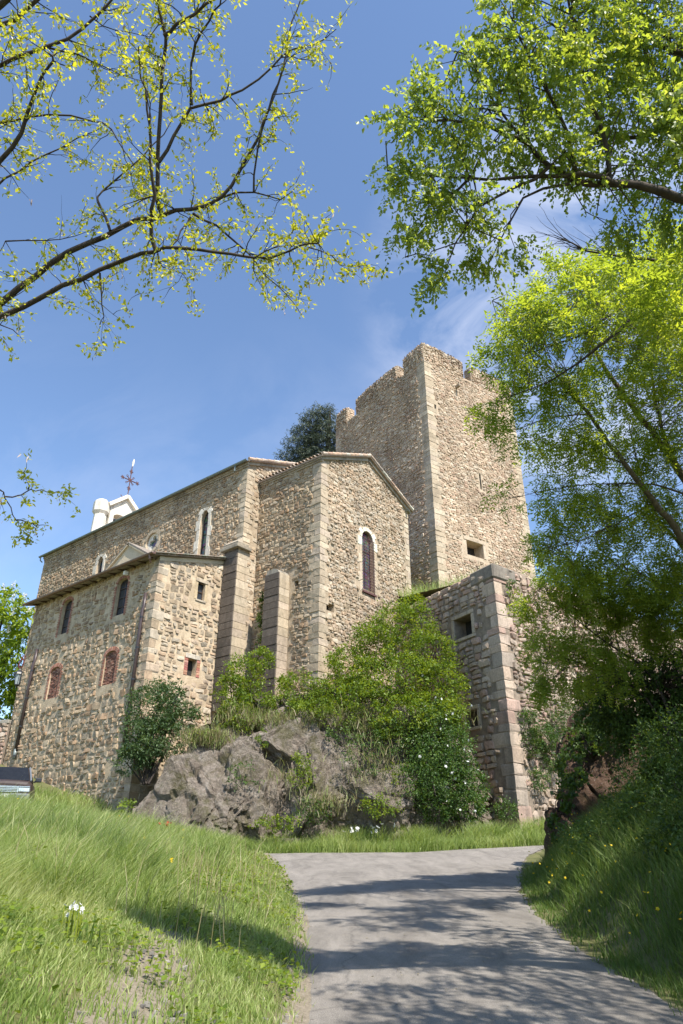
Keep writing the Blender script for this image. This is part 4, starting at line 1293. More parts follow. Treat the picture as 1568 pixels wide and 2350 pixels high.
for sg in (-1, 1):
    sc_m.tube([cp(sg * (.1 + .28 * (1 - math.cos(i * .55))), 28.6 + .1 * i + .28 * math.sin(i * .55) * .5) for i in range(8)], .03, 5)
sc_m.build('scroll', M['rust'], cross)
wk = MB()
wk.add([cp(0, 32.2) + f_bg.n * .03, cp(.12, 32.55) + f_bg.n * .03, cp(.14, 32.95) + f_bg.n * .03, cp(.05, 33.1) + f_bg.n * .03, cp(-.05, 32.7) + f_bg.n * .03,
        cp(0, 32.2) - f_bg.n * .03, cp(.12, 32.55) - f_bg.n * .03, cp(.14, 32.95) - f_bg.n * .03, cp(.05, 33.1) - f_bg.n * .03, cp(-.05, 32.7) - f_bg.n * .03],
       [(0, 1, 2, 3, 4), (9, 8, 7, 6, 5), (0, 5, 6, 1), (1, 6, 7, 2), (2, 7, 8, 3), (3, 8, 9, 4), (4, 9, 5, 0)], (.7, .7, .7))
wk.build('weathercock', M['white_render'], cross)

# ---------------- the annex against the nave
annex = thing('annex_building', (cA.x, cA.y, 3.6), 'rubble stone lean-to annex with brown eaves, arched windows and bricked up openings', 'building')
f_af, f_ar = Frame(cA, CL), Frame(cA, CR)
AW, AD, AB = 11.75, 4.39, 1.2
ER = 16.15
wa = arch(2.95, 12.55, 14.55, .95, 'seg'); wb = arch(8.17, 12.55, 14.55, .95, 'seg')
na = arch(2.98, 9.05, 10.72, 1.0, 'seg'); nb = arch(8.07, 9.05, 10.72, 1.0, 'seg')
sa = arch(2.78, 13.45, 14.4, .48, 'rect'); sb = arch(2.66, 9.5, 10.35, .55, 'rect')
hole_f = [(1.05, 11.3), (1.2, 11.3), (1.2, 11.5), (1.05, 11.5)]
mb = MB()
wall_plane(mb, f_af, [(0, AB), (AW, AB + 1), (AW, EA), (0, EA)], [wa, wb, na, nb], .34)
wall_plane(mb, f_ar, [(0, AB), (AD, AB), (AD, ER), (0, EA)], [sa, sb], .34)
f_al = Frame(cA + CL * AW, CR); wall_plane(mb, f_al, [(0, AB), (AD, AB), (AD, ER), (0, EA)])
mb.build('wall', M['mortar'], annex, fixn=False)
S = rubble(f_af, [(.05, AB + .8), (AW - .05, AB + .8), (AW - .05, EA - .03), (.05, EA - .03)],
           [expand(wa, .2), expand(wb, .2), expand(na, .2), expand(nb, .2), quoin_zone(0, 0, 99, .3)], 'church', 61, (.16, .36), (.22, .66), .020, (.008, .055), .09, .14, .22, .04)
S += rubble(f_ar, [(.05, AB + .8), (AD - .02, AB + .8), (AD - .02, ER - .2), (.05, EA - .2)], [expand(sa, .16), expand(sb, .2), quoin_zone(0, 0, 99, .3)], 'chancel', 62, (.16, .38), (.22, .66), .020, (.008, .055), .09, .14, .22, .03)
lay(S, annex, M['stone'])
quoins(f_af, f_ar, AB + .8, EA - .05, annex, M['ashlar'], 'chancel', 63, (.28, .5), (.45, .75), (.28, .42), .02, bev=.12)
quoins(Frame(cA + CL * AW, -CL), Frame(cA + CL * AW, CR), AB + 2, EA - .05, annex, M['ashlar'], 'church', 64, (.3, .5), (.4, .7), (.28, .4), .02, bev=.12)
BR = [(.36, .17, .12), (.40, .21, .15), (.32, .145, .10), (.43, .25, .18), (.29, .14, .10)]
def brick_arch(fr, o, parent, seed, th=.22, jamb=True, n=17, low=0.0):
    r = random.Random(seed)
    top = o[2:]                                    # right springing .. apex .. left springing
    L_ = [0]
    for i in range(1, len(top)): L_.append(L_[-1] + math.hypot(top[i][0] - top[i - 1][0], top[i][1] - top[i - 1][1]))
    cx = (o[0][0] + o[1][0]) / 2; zs = top[0][1] - .18
    for k in range(n):
        d = L_[-1] * (k + .5) / n
        x = np.interp(d, L_, [p[0] for p in top]); z = np.interp(d, L_, [p[1] for p in top])
        v = Vector((x - cx, z - zs + .1, 0)).normalized()
        rad = fr.a * v.x + Vector((0, 0, v.y)); tan = -fr.a * v.y + Vector((0, 0, v.x))
        c = r.choice(BR); kk = r.uniform(.9, 1.25)
        MB().bevbox(fr.P(x, z, -.02) + rad * th / 2, rad * th / 2, tan * (L_[-1] / n / 2 - .007), fr.n * .05, .12, tuple(q * kk for q in c)).build('brick', M['brick'], parent)
    if jamb:
        z = o[0][1] - low; k = 0
        while z < top[0][1] - .03:
            for sg, s_ in ((-1, o[0][0]), (1, o[1][0])):
                w = .11 if k % 2 else .06
                c = r.choice(BR); kk = r.uniform(.85, 1.2)
                MB().bevbox(fr.P(s_ + sg * (w + .004), z + .03, -.02), fr.a * w, Vector((0, 0, .027)), fr.n * .045, .12, tuple(q * kk for q in c)).build('brick', M['brick'], parent)
            z += .067; k += 1
def brick_fill(fr, o, parent, seed, d):
    r = random.Random(seed); z = o[0][1] + .035; k = 0
    back = MB(); pane_fill(back, fr, grow_outline(o, .02), d - .06, (.28, .2, .15)); back.build('joint_bed', M['dry_joint'], parent)
    zt = max(p[1] for p in o)
    while z < zt - .03:
        s_ = o[0][0] + (.0 if k % 2 else -.11)
        while s_ < o[1][0] - .02:
            a, b = max(s_, o[0][0]), min(s_ + .22, o[1][0])
            if b - a > .05 and in_poly(((a + b) / 2, z + .03), o):
                c = r.choice(BR + [(.20, .10, .075), (.26, .15, .11)]); kk = r.uniform(.65, 1.15)
                MB().bevbox(fr.P((a + b) / 2, z, d - .04 + r.uniform(-.02, .02)), fr.a * ((b - a) / 2 - .008), Vector((0, 0, .030)), fr.n * .05, .15, tuple(q * kk for q in c)).build('brick', M['brick'], parent)
            s_ += .22
        z += .075; k += 1
for (o_, sd) in ((na, 71), (nb, 72)):
    t = MB(); pane_fill(t, f_af, grow_outline(o_, .01), -.33); nich = t.build('bricked_up_opening', M['mortar'], annex)
    brick_fill(f_af, o_, nich, sd, -.07); brick_arch(f_af, o_, nich, sd, .20, True, 17)
for (o_, sd) in ((wa, 73), (wb, 74)):
    w = lancet_window(f_af, o_, annex, glass='glass', bars=3, d=-.24)
    brick_arch(f_af, o_, w, sd, .16, True, 13, .1)
# the two small windows in the end wall
w = lancet_window(f_ar, sa, annex, glass='glass', bars=1, d=-.22, vert=0)
MB().bevbox(f_ar.P(2.78, 14.5, -.02), f_ar.a * .42, Vector((0, 0, .10)), f_ar.n * .06, .2, (.46, .38, .28)).build('lintel', M['ashlar'], w)
MB().bevbox(f_ar.P(2.78, 13.40, -.02), f_ar.a * .34, Vector((0, 0, .05)), f_ar.n * .07, .2, (.42, .36, .28)).build('sill', M['ashlar'], w)
for sg in (-1, 1): MB().bevbox(f_ar.P(2.78 + sg * .33, 13.9, -.03), f_ar.a * .085, Vector((0, 0, .46)), f_ar.n * .05, .2, (.55, .43, .27)).build('jamb', M['ashlar'], w)
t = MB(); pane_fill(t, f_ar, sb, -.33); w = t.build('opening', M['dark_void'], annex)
MB().bevbox(f_ar.P(2.66, 10.47, -.02), f_ar.a * .46, Vector((0, 0, .115)), f_ar.n * .06, .2, (.50, .44, .36)).build('lintel', M['ashlar'], w)
z = 9.5
while z < 10.33:
    for sg in (-1, 1):
        MB().bevbox(f_ar.P(2.66 + sg * .385, z + .06, -.02), f_ar.a * .105, Vector((0, 0, .052)), f_ar.n * .045, .12, tuple(q * random.uniform(.95, 1.3) for q in random.choice(BR))).build('brick', M['brick'], w)
    z += .118
# roof
A_ = lambda s_, r_, z: cA + CL * s_ + CR * r_ + Vector((0, 0, z))
sl = (ER - EA) / AD
mb = MB()
slab(mb, [A_(-.22, -.52, EA + .10 - .52 * sl), A_(AW + .3, -.52, EA + .10 - .52 * sl), A_(AW + .3, AD - .02, ER + .10), A_(-.22, AD - .02, ER + .10)], .07, (.30, .25, .20))
rf = mb.build('roof', M['tile'], annex)
r = random.Random(9)
for i in range(12):
    f = i / 12
    p = A_(-.2, -.5 + (AD + .45) * (f + .045), EA + .13 + (-.5 + (AD + .45) * (f + .045)) * sl)
    MB().bevbox(p, CL * .15, (A_(0, 1, sl) - A_(0, 0, 0)).normalized() * .20, Vector((0, 0, .02)), .3, (.34 * r.uniform(.8, 1.2), .30, .25)).build('slate', M['tile'], rf)
for i in range(14):                                             # rafter ends under the eave
    MB().box(A_(.3 + i * .86, -.22, EA - .06), CL * .035, CR * .28, Vector((0, 0, .045)), (.2, .14, .1)).build('rafter', M['wood'], rf)
mb = MB().box(f_ar.P(AD / 2, (EA + ER) / 2 - .10, .0), f_ar.a * (AD / 2) + Vector((0, 0, (ER - EA) / 2)), Vector((0, 0, .11)), f_ar.n * .03, (.66, .62, .55))
mb.build('verge_band', M['plaster'], annex)
gb = half_gutter(f_af, -.3, AW + .4, EA - .02, .60, .095, 'copper', annex)
MB().box(f_af.P(AW / 2, EA - .02, .50), f_af.a * (AW / 2 + .3), Vector((0, 0, .075)), f_af.n * .012).build('fascia', M['copper'], gb)
MB().tube([f_af.P(.02, EA - .1, .6), f_af.P(.0, EA - .28, .58), f_af.P(.12, EA - .42, .42)], .055, 8).build('outlet', M['copper'], gb)
for (s_, zt, zb) in ((.72, 13.2, 5.6), (10.5, 12.1, 6.6)):
    p = MB().tube([f_af.P(s_, zt, .05), f_af.P(s_, zt - .7, .05), f_af.P(s_, zt - .85, .10), f_af.P(s_, zb, .10)], .088, 10).build('downpipe', M['brown_metal'], annex, smooth_=True)
    for k in range(4): MB().tube([f_af.P(s_, zt - 1.2 - k * 1.5, .10), f_af.P(s_, zt - 1.27 - k * 1.5, .10)], .10, 10).build('clip', M['black_metal'], p)
    MB().box(f_af.P(s_ + .11, (zt + zb) / 2, .02), f_af.a * .02, Vector((0, 0, (zt - zb) / 2)), f_af.n * .02).build('side_pipe', M['brown_metal'], p)
MB().tube([f_af.P(10.5, 6.7, .11), f_af.P(10.5, 6.2, .11)], .085, 10).build('pipe_foot', M['zinc'], annex, smooth_=True)
lm = MB().bevbox(f_af.P(2.6, EA - .28, .14), f_af.a * .09, Vector((0, 0, .11)), f_af.n * .12, .3, (.6, .6, .6)).build('wall_lamp', M['white_plastic'], annex)
# plastered dormer gable on the annex roof
mb = MB()
wall_plane(mb, f_af, [(.45, EA + .06), (5.0, EA + .06), (2.7, EA + 1.42)], (), .1, .10)
dg = mb.build('dormer_gable', M['plaster'], annex, fixn=False)
for (a, b) in (((.2, EA + .0), (2.7, EA + 1.5)), ((5.25, EA + .0), (2.7, EA + 1.5))):
    mb = MB()
    slab(mb, [f_af.P(a[0], a[1], .22), f_af.P(b[0], b[1], .22), f_af.P(b[0], b[1], -4.3), f_af.P(a[0], a[1], -4.3)], .07, (.27, .23, .19)); mb.build('dormer_roof', M['tile'], dg)
    t = f_af.P(*b) - f_af.P(*a); u = t.normalized().cross(f_af.n)
    MB().box(f_af.P((a[0] + b[0]) / 2, (a[1] + b[1]) / 2 - .13, .15), t * .47, u * .035, f_af.n * .06, (.5, .42, .3)).build('moulding', M['plaster'], dg)

# ---------------- the keep
TL, TR = Vector((-.565, .825, 0)), Vector((.825, .565, 0))
cT = Vector((6.39, 42, 0))
keep = thing('stone_tower', (6.39, 42, 14), 'tall square medieval rubble tower with broken battlements, pale corner stones and arrow slits', 'tower')
f_tl, f_tr = Frame(cT, TL), Frame(cT, TR)
TW, TD, TB, TT_, TP = 12.2, 9.8, 13.0, 36.15, 37.8
tw = [(2.85, 20.35), (4.45, 20.35), (4.45, 21.45), (2.85, 21.45)]
s1 = [(.75, 31.5), (.93, 31.5), (.93, 32.5), (.75, 32.5)]; s2 = [(4.82, 26.1), (5.0, 26.1), (5.0, 27.4), (4.82, 27.4)]
mb = MB()
wall_plane(mb, f_tl, [(0, TB), (TW, TB), (TW, TT_), (0, TT_)])
wall_plane(mb, f_tr, [(0, TB), (TD, TB), (TD, TT_), (0, TT_)], [tw, s1, s2], .9)
wall_plane(mb, Frame(cT + TL * TW, TR), [(0, TB), (TD, TB), (TD, TT_), (0, TT_)])
wall_plane(mb, Frame(cT + TR * TD, TL), [(0, TB), (TW, TB), (TW, TT_), (0, TT_)])
mb.add([cT + Vector((0, 0, TT_ - .02)), cT + TL * TW + Vector((0, 0, TT_ - .02)), cT + TL * TW + TR * TD + Vector((0, 0, TT_ - .02)), cT + TR * TD + Vector((0, 0, TT_ - .02))], [(0, 1, 2, 3)])
mer_l = [(0, 2.5), (3.3, 9.1), (10.4, TW)]; mer_r = [(0, 4.25), (5.15, TD)]
S = []
for fr, mers, oth in ((f_tl, mer_l, TR), (f_tr, mer_r, TL)):
    for i, (a, b) in enumerate(mers):
        a2 = a + (.79 if (a == 0 and fr is f_tr) else .0)
        mb.box(fr.P((a2 + b) / 2, (TT_ + TP) / 2 - .06, -.42), fr.a * ((b - a2) / 2 - .02), Vector((0, 0, (TP - TT_) / 2 - .05)), fr.n * .38)
        rs_ = random.Random(80 + i)
        top = [(b - .03, TP - rs_.uniform(0, .2)), (a * .3 + b * .7, TP + .05), (a * .7 + b * .3, TP + .06), (a + .03, TP - (0 if a == 0 else rs_.uniform(0, .15)))]
        S += rubble(fr, [(a + .03, TT_ - .12), (b - .03, TT_ - .12)] + top, [], 'tower', 90 + i + (7 if fr is f_tr else 0), (.13, .25), (.18, .45), .016, (.02, .09), .06, .16)
        for e, nrm_dir in ((a, -1), (b, 1)):
            if (e == 0): continue
            fe = Frame(fr.O + fr.a * e, oth)
            fe.n = fr.a * nrm_dir
            S += rubble(fe, [(.05, TT_), (.76, TT_), (.76, TP - .05), (.05, TP - .05)], [], 'tower', 120 + i, (.14, .25), (.2, .45), .016, (.0, .04))
    for (s_, ee) in ((TW if fr is f_tl else TD, oth),):         # far parapets
        ff = Frame(cT + fr.a * s_, oth)
        w_ = TD if fr is f_tl else TW
        mb.box(ff.P(w_ / 2, (TT_ + TP) / 2 - .3, 0) - fr.a * .42, oth * (w_ / 2 - .85), Vector((0, 0, (TP - TT_) / 2 - .3)), fr.a * .38)
mb.build('wall', M['tower_mortar'], keep, fixn=False)
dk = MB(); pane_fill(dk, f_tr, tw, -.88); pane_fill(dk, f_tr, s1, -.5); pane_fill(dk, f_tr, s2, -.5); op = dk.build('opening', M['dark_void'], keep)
MB().bevbox(f_tr.P(3.65, 21.58, -.02), f_tr.a * 1.05, Vector((0, 0, .12)), f_tr.n * .06, .15, (.46, .37, .27)).build('lintel', M['ashlar'], op)
MB().bevbox(f_tr.P(4.57, 20.9, -.02), f_tr.a * .11, Vector((0, 0, .54)), f_tr.n * .06, .15, (.48, .39, .29)).build('jamb', M['ashlar'], op)
S += rubble(f_tl, [(.05, TB + 1), (TW - .05, TB + 1), (TW - .05, TT_ - .1), (.05, TT_ - .1)], [quoin_zone(0, 0, 99, .62), [(11.7, 0), (13, 0), (13, 99), (11.7, 99)]], 'tower', 81, (.11, .23), (.18, .50), .009, (.015, .085), .06, .16)
S += rubble(f_tr, [(.05, TB + 1), (TD - .05, TB + 1), (TD - .05, TT_ - .1), (.05, TT_ - .1)], [quoin_zone(0, 0, 99, .62), [(9.3, 0), (12, 0), (12, 99), (9.3, 99)], [(2.5, 20.2), (4.75, 20.2), (4.75, 21.75), (2.5, 21.75)], expand(s1, .03), expand(s2, .03)], 'tower', 82, (.11, .23), (.18, .50), .009, (.015, .06), .06, .14)
lay(S, keep, M['tower_stone'])
quoins(f_tl, f_tr, TB + 1, TP - .1, keep, M['ashlar'], 'ashlar', 83, (.30, .48), (.75, 1.05), (.45, .65), .02)
quoins(Frame(cT + TR * TD, -TR), Frame(cT + TR * TD, TL), TB + 1, TT_, keep, M['ashlar'], 'ashlar', 84, (.30, .48), (.5, .8), (.4, .6), .02)
quoins(Frame(cT + TL * TW, -TL), Frame(cT + TL * TW, TR), TB + 8, TT_, keep, M['ashlar'], 'tower', 85, (.30, .48), (.45, .7), (.4, .6), .02)
st = MB()                                                   # a projecting spout stone and coping fragments
st.bevbox(f_tr.P(3.2, 34.75, .2), f_tr.a * .10, Vector((0, 0, .13)), f_tr.n * .3, .2, (.3, .24, .18)); st.build('spout_stone', M['tower_stone'], keep)

# ---------------- the bastion
BL, BRt = Vector((-.5, .866, 0)), Vector((.788, .616, 0))
cB = Vector((7.13, 30.0, 0))
bas = thing('bastion_wall', (7.13, 30, 1.5), 'rough granite corner bastion with two square embrasures, below the tower', 'wall')
f_bl, f_br = Frame(cB, BL), Frame(cB, BRt)
BT, BB = 13.8, .8
e1 = [(1.75, 11.05), (3.05, 11.05), (3.05, 12.05), (1.75, 12.05)]; e2 = [(1.9, 6.85), (2.75, 6.85), (2.75, 7.6), (1.9, 7.6)]
mb = MB()
wall_plane(mb, f_bl, [(0, BB), (9.2, BB), (9.2, BT - .1), (0, BT - .1)], [e1, e2], .7)
wall_plane(mb, f_br, [(0, BB), (20, BB), (20, BT - .1), (0, BT - .1)])
mb.add([f_bl.P(0, BT - .1), f_bl.P(9.2, BT - .1), f_bl.P(9.2, BT - .1) - f_bl.n * .8, f_bl.P(0, BT - .1) - f_bl.n * .8], [(0, 1, 2, 3)])
mb.add([f_br.P(0, BT - .1), f_br.P(20, BT - .1), f_br.P(20, BT - .1) - f_br.n * .8, f_br.P(0, BT - .1) - f_br.n * .8], [(0, 1, 2, 3)])
mb.build('wall', M['dry_joint'], bas, fixn=False)
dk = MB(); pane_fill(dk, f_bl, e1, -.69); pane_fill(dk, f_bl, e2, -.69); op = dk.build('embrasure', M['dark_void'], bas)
gcol = (.42, .345, .26)
for (e, w_) in ((e1, .20), (e2, .18)):
    (a, z0), (b, _), (_, z1), _ = e
    m = (a + b) / 2
    for (s_, z, hs, hz) in ((m, z1 + w_ / 2, (b - a) / 2 + w_, w_ / 2), (m, z0 - w_ * .4, (b - a) / 2 + w_, w_ * .4), (a - w_ / 2, (z0 + z1) / 2, w_ / 2, (z1 - z0) / 2 - .005), (b + w_ / 2, (z0 + z1) / 2, w_ / 2, (z1 - z0) / 2 - .005)):
        MB().bevbox(f_bl.P(s_, z, .0), f_bl.a * (hs - .006), Vector((0, 0, hz - .004)), f_bl.n * .09, .18, gcol).build('frame_stone', M['granite'], op)
S = rubble(f_bl, [(.05, BB), (9.1, BB), (9.1, BT), (.05, BT)], [quoin_zone(0, 0, 99, .5), expand(e1, .2), expand(e2, .18)], 'bastion', 101, (.22, .46), (.26, .78), .024, (.04, .12), .10, .12, .28)
S += rubble(f_br, [(.05, BB), (19.9, BB), (19.9, BT + .1), (.05, BT + .1)], [quoin_zone(0, 0, 99, .5)], 'bastion', 102, (.20, .44), (.22, .70), .026, (.04, .13), .12, .15, .32)
lay(S, bas, M['granite'])
quoins(f_bl, f_br, BB, BT - .5, bas, M['granite'], 'bastion', 103, (.30, .68), (.65, 1.15), (.38, .7), .045, bev=.14)
MB().bevbox(cB + BL * .75 + BRt * .75 + Vector((0, 0, BT - .14)), BL * .85, BRt * .85, Vector((0, 0, .36)), .2, (.22, .19, .155)).build('capstone', M['stained'], bas)
for i in range(8):
    r = random.Random(i)
    MB().bevbox(f_br.P(2.0 + i * .95, BT + .02, -.25), f_br.a * .42, Vector((0, 0, r.uniform(.10, .2))), f_br.n * .33, .3, pick('bastion', r)).build('coping_stone', M['granite'], bas)
    MB().bevbox(f_bl.P(1.95 + i * .82, BT - .02, -.25), f_bl.a * .36, Vector((0, 0, r.uniform(.08, .17))), f_bl.n * .33, .3, pick('bastion', r)).build('coping_stone', M['granite'], bas)

# terrace behind the bastion
ti, tj = np.meshgrid(np.linspace(.3, 21, 50), np.linspace(.3, 26, 60))
TXx = cB.x + BL.x * tj + BRt.x * ti; TYy = cB.y + BL.y * tj + BRt.y * ti
def terr_z(j): return 13.55 + .17 * np.minimum(j, 8) + .62 * np.clip(j - 8, 0, 6)
TZz = terr_z(tj) + .08 * vnoise(TXx, TYy, 1.2)
nI = np.arange(50 * 60).reshape(60, 50)
terrace = mesh_np('terrace_ground', np.stack([TXx, TYy, TZz], -1).reshape(-1, 3), np.stack([nI[:-1, :-1], nI[:-1, 1:], nI[1:, 1:], nI[1:, :-1]], -1).reshape(-1, 4), M['ground'], np.zeros(3000), smooth_=True)
tag(terrace, 'grassy terrace ground between bastion and tower', kind='structure')
rng = np.random.default_rng(21)
ii = rng.uniform(.1, 12, 9000); jj = rng.uniform(.2, 12.5, 9000)
P = np.stack([cB.x + BL.x * jj + BRt.x * ii, cB.y + BL.y * jj + BRt.y * ii, terr_z(jj)], -1)
v, f, t_ = blades(P, rng.uniform(.25, .75, 9000), rng.uniform(.015, .03, 9000), rng.normal(0, .4, (9000, 2)), rng, np.clip(rng.normal(.55, .2, 9000), 0, 1))
tag(mesh_np('terrace_grass', v, f, M['grass'], t_), 'long grass growing on the terrace below the tower', kind='stuff')

# low wall running off to the left of the annex
lw = thing('garden_wall', (-19.0, 38.6, 5.5), 'low grey rubble wall running left from the annex corner', 'wall')
f_lw = Frame(Vector((-18.3, 38.9, 0)), Vector((-.93, .30, 0)))
MB().box(f_lw.P(5, 6.2, -.28), f_lw.a * 5, Vector((0, 0, 1.98)), f_lw.n * .25).build('wall', M['dry_joint'], lw)
lay(rubble(f_lw, [(.05, 4.6), (9.9, 4.6), (9.9, 8.25), (.05, 8.25)], [], 'bastion', 111, (.18, .36), (.25, .6), .022, (.0, .07), .08), lw, M['granite'], limit=150)
for i in range(16):
    r = random.Random(i + 50)
    MB().bevbox(f_lw.P(.35 + i * .61, 8.28, -.22), f_lw.a * .29, Vector((0, 0, r.uniform(.07, .14))), f_lw.n * .3, .3, (.30, .275, .23)).build('coping_stone', M['granite'], lw)

# ------------------------------------------------------------------ things by the annex
ZU = Vector((0, 0, 1))
# parked car
cx_, cy_ = -11.65, 25.3
cz_ = float(terrain(cx_, cy_ + 1.0)) + .02
car = thing('parked_car', (cx_, cy_, cz_), 'dark brown car with chrome grille half hidden by grass at the left edge', 'car')
cf = Vector((.36, -.933, 0)); cu = Vector((.933, .36, 0))
CPt = lambda x, y, z: Vector((cx_, cy_, cz_)) + cu * x + cf * y + ZU * z
m_paint, t_, b_ = mat_new('dark_brown_car_paint')
b_.inputs['Base Color'].default_value = (.045, .030, .026, 1); b_.inputs['Roughness'].default_value = .38; b_.inputs['Specular IOR Level'].default_value = .4
m_chrome, t_, b_ = mat_new('chrome'); b_.inputs['Base Color'].default_value = (.7, .7, .7, 1); b_.inputs['Metallic'].default_value = 1; b_.inputs['Roughness'].default_value = .18
m_lamp, t_, b_ = mat_new('headlamp_lens'); b_.inputs['Base Color'].default_value = (.55, .57, .6, 1); b_.inputs['Roughness'].default_value = .1; b_.inputs['Metallic'].default_value = .6
m_silver = plain('silver_bumper', (.20, .21, .22), .4, .3, .05)
m_tyre = plain('tyre_rubber', (.02, .02, .02), .9)
def loft(mb, rings, closed_ends=True):
    n = len(rings[0]); vs = [p for r_ in rings for p in r_]
    fs = [(i * n + k, i * n + (k + 1) % n, (i + 1) * n + (k + 1) % n, (i + 1) * n + k) for i in range(len(rings) - 1) for k in range(n)]
    if closed_ends: fs += [tuple(range(n)), tuple((len(rings) - 1) * n + k for k in range(n))]
    return mb.add(vs, fs)
def section(y, w, z0, z1, rnd_=.12):
    a = []
    for (sx, z, dx, dz) in ((1, z0, 0, 0), (1, (z0 + z1) / 2, .03, 0), (1, z1 - rnd_, .0, 0), (1, z1, -rnd_, 0), (.5, z1 + .02, 0, 0), (0, z1 + .03, 0, 0)):
        a.append((sx * w + dx, z + dz))
    pts = a + [(-x, z) for x, z in a[-2::-1]]
    return [CPt(x, y, z) for x, z in pts]
mb = MB()
loft(mb, [section(0, .78, .40, .90, .08), section(-.06, .85, .34, .98, .10), section(-.22, .90, .32, 1.04, .12), section(-.6, .91, .30, 1.05, .14), section(-1.3, .92, .30, 1.08, .12),
          section(-2.6, .92, .30, 1.08, .10), section(-4.2, .91, .32, 1.08, .12), section(-4.5, .84, .40, .98, .12)])
mb.build('body', m_paint, car, smooth_=False)
m_screen = plain('car_window_glass', (.015, .016, .018), .15, spec=.25)
mb = MB()
cab = lambda y, w, z: [CPt(w, y, z), CPt(w * .5, y + .03, z + .03), CPt(0, y + .045, z + .04), CPt(-w * .5, y + .03, z + .03), CPt(-w, y, z)]
def cabring(y, wb, zt, wt): return [CPt(wb, y, 1.06), CPt((wb + wt) / 2 + .02, y, (1.06 + zt) / 2), CPt(wt, y, zt - .05), CPt(wt - .08, y, zt), CPt(0, y, zt + .03), CPt(-wt + .08, y, zt), CPt(-wt, y, zt - .05), CPt(-(wb + wt) / 2 - .02, y, (1.06 + zt) / 2), CPt(-wb, y, 1.06)]
loft(mb, [cabring(-1.2, .84, 1.10, .80), cabring(-1.6, .84, 1.40, .72), cabring(-2.02, .84, 1.64, .66), cabring(-2.6, .85, 1.70, .66), cabring(-3.8, .85, 1.68, .66), cabring(-4.35, .80, 1.12, .74)])
cb = mb.build('cabin', m_paint, car)
mb = MB().add([CPt(-.74, -1.24, 1.115), CPt(.74, -1.24, 1.115), CPt(.585, -1.93, 1.615), CPt(-.585, -1.93, 1.615)], [(0, 1, 2, 3)])
for v_ in range(4): mb.v[v_] = tuple(Vector(mb.v[v_]) + cf * .05 + ZU * .03)
mb.build('windscreen', m_screen, cb)
for sg in (-1, 1):
    MB().add([CPt(sg * .862, -1.75, 1.12), CPt(sg * .872, -3.9, 1.12), CPt(sg * .70, -3.7, 1.58), CPt(sg * .70, -2.15, 1.58)], [(0, 1, 2, 3)]).build('side_window', M['glass'], cb)
    MB().tube([CPt(sg * .80, -1.17, 1.12), CPt(sg * .74, -1.5, 1.36), CPt(sg * .655, -1.93, 1.64)], .035, 6).build('pillar', m_silver, cb)
    MB().tube([CPt(sg * .58, -2.2, 1.76), CPt(sg * .58, -3.7, 1.75)], .02, 6).build('roof_rail', M['black_metal'], cb)
    mi = MB().bevbox(CPt(sg * 1.04, -1.35, 1.17), cu * .11, cf * .06, ZU * .075, .5); mi.tube([CPt(sg * .88, -1.38, 1.10), CPt(sg * .98, -1.36, 1.13)], .03, 6)
    mi.build('mirror', M['black_metal'], car)
    hl = MB().bevbox(CPt(sg * .66, -.05, .74), cu * .19, cf * .07, ZU * .08, .35).build('headlight', m_lamp, car)
    MB().tube([CPt(sg * .60, .005, .74), CPt(sg * .60, .035, .74)], .06, 10).build('lamp_ring', m_chrome, hl)
    for y in (-.85, -3.6):
        wh = MB().tube([CPt(sg * .70, y, .34), CPt(sg * .92, y, .34)], .34, 18).build('wheel', m_tyre, car)
        MB().tube([CPt(sg * .91, y, .34), CPt(sg * .935, y, .34)], .2, 12).build('rim', m_silver, wh)
gl = MB().box(CPt(0, -.01, .73), cu * .44, cf * .03, ZU * .09).build('grille', M['black_metal'], car)
for i in range(4): MB().bevbox(CPt(0, .03, .67 + i * .045), cu * .45, cf * .012, ZU * .013, .4).build('slat', m_chrome, gl)
MB().bevbox(CPt(0, .01, .835), cu * .84, cf * .03, ZU * .012, .4).build('trim', m_chrome, gl)
for sg in (-1, 1): MB().bevbox(CPt(sg * .465, .02, .73), cu * .02, cf * .03, ZU * .09, .4).build('trim', m_chrome, gl)
bp = MB().bevbox(CPt(0, .02, .50), cu * .88, cf * .10, ZU * .11, .4).build('bumper', m_silver, car)
MB().bevbox(CPt(0, .13, .51), cu * .26, cf * .01, ZU * .055, .3).build('number_plate', M['white_plastic'], car)

# wall lantern on a curled red bracket at the far corner of the annex
lq = lambda s_, z, d=0: cA + CL * (AW + s_) + CR * (.12 + d) + Vector((0, 0, z))
lan = thing('wall_lantern', lq(.02, 9.6), 'black lantern hanging from a curled red iron bracket at the annex corner', 'lantern')
zl = 10.9
br = MB()
br.tube([lq(.05, 9.3), lq(.07, 9.9), lq(.10, 10.6), lq(.14, 11.3), lq(.22, 11.75), lq(.38, 12.02), lq(.58, 12.05), lq(.75, 11.9)], .028, 6)
br.tube([lq(.62 + .27 * math.cos(a_), 11.62 + .27 * math.sin(a_)) for a_ in [math.pi * 2 * i / 16 for i in range(17)]], .03, 6)
for z in (9.75, 10.75): br.tube([lq(-.02, z), lq(.2, z + .03)], .05, 6)
br.build('bracket', M['red_paint'], lan)
MB().bevbox(lq(.04, 10.05), CL * .05, CR * .04, ZU * .22, .2).build('junction_box', M['white_plastic'], lan)
lc = lq(.62, 10.75)
bd = MB()
for k in range(6):
    a_ = k * math.pi / 3; b2_ = (k + 1) * math.pi / 3
    top = lambda a: lc + Vector((.25 * math.cos(a), .25 * math.sin(a), .22)); bot = lambda a: lc + Vector((.14 * math.cos(a), .14 * math.sin(a), -.36))
    bd.tube([top(a_), bot(a_)], .016, 5); bd.tube([top(a_), top(b2_)], .018, 5); bd.tube([bot(a_), bot(b2_)], .018, 5)
bd.build('frame', M['black_metal'], lan)
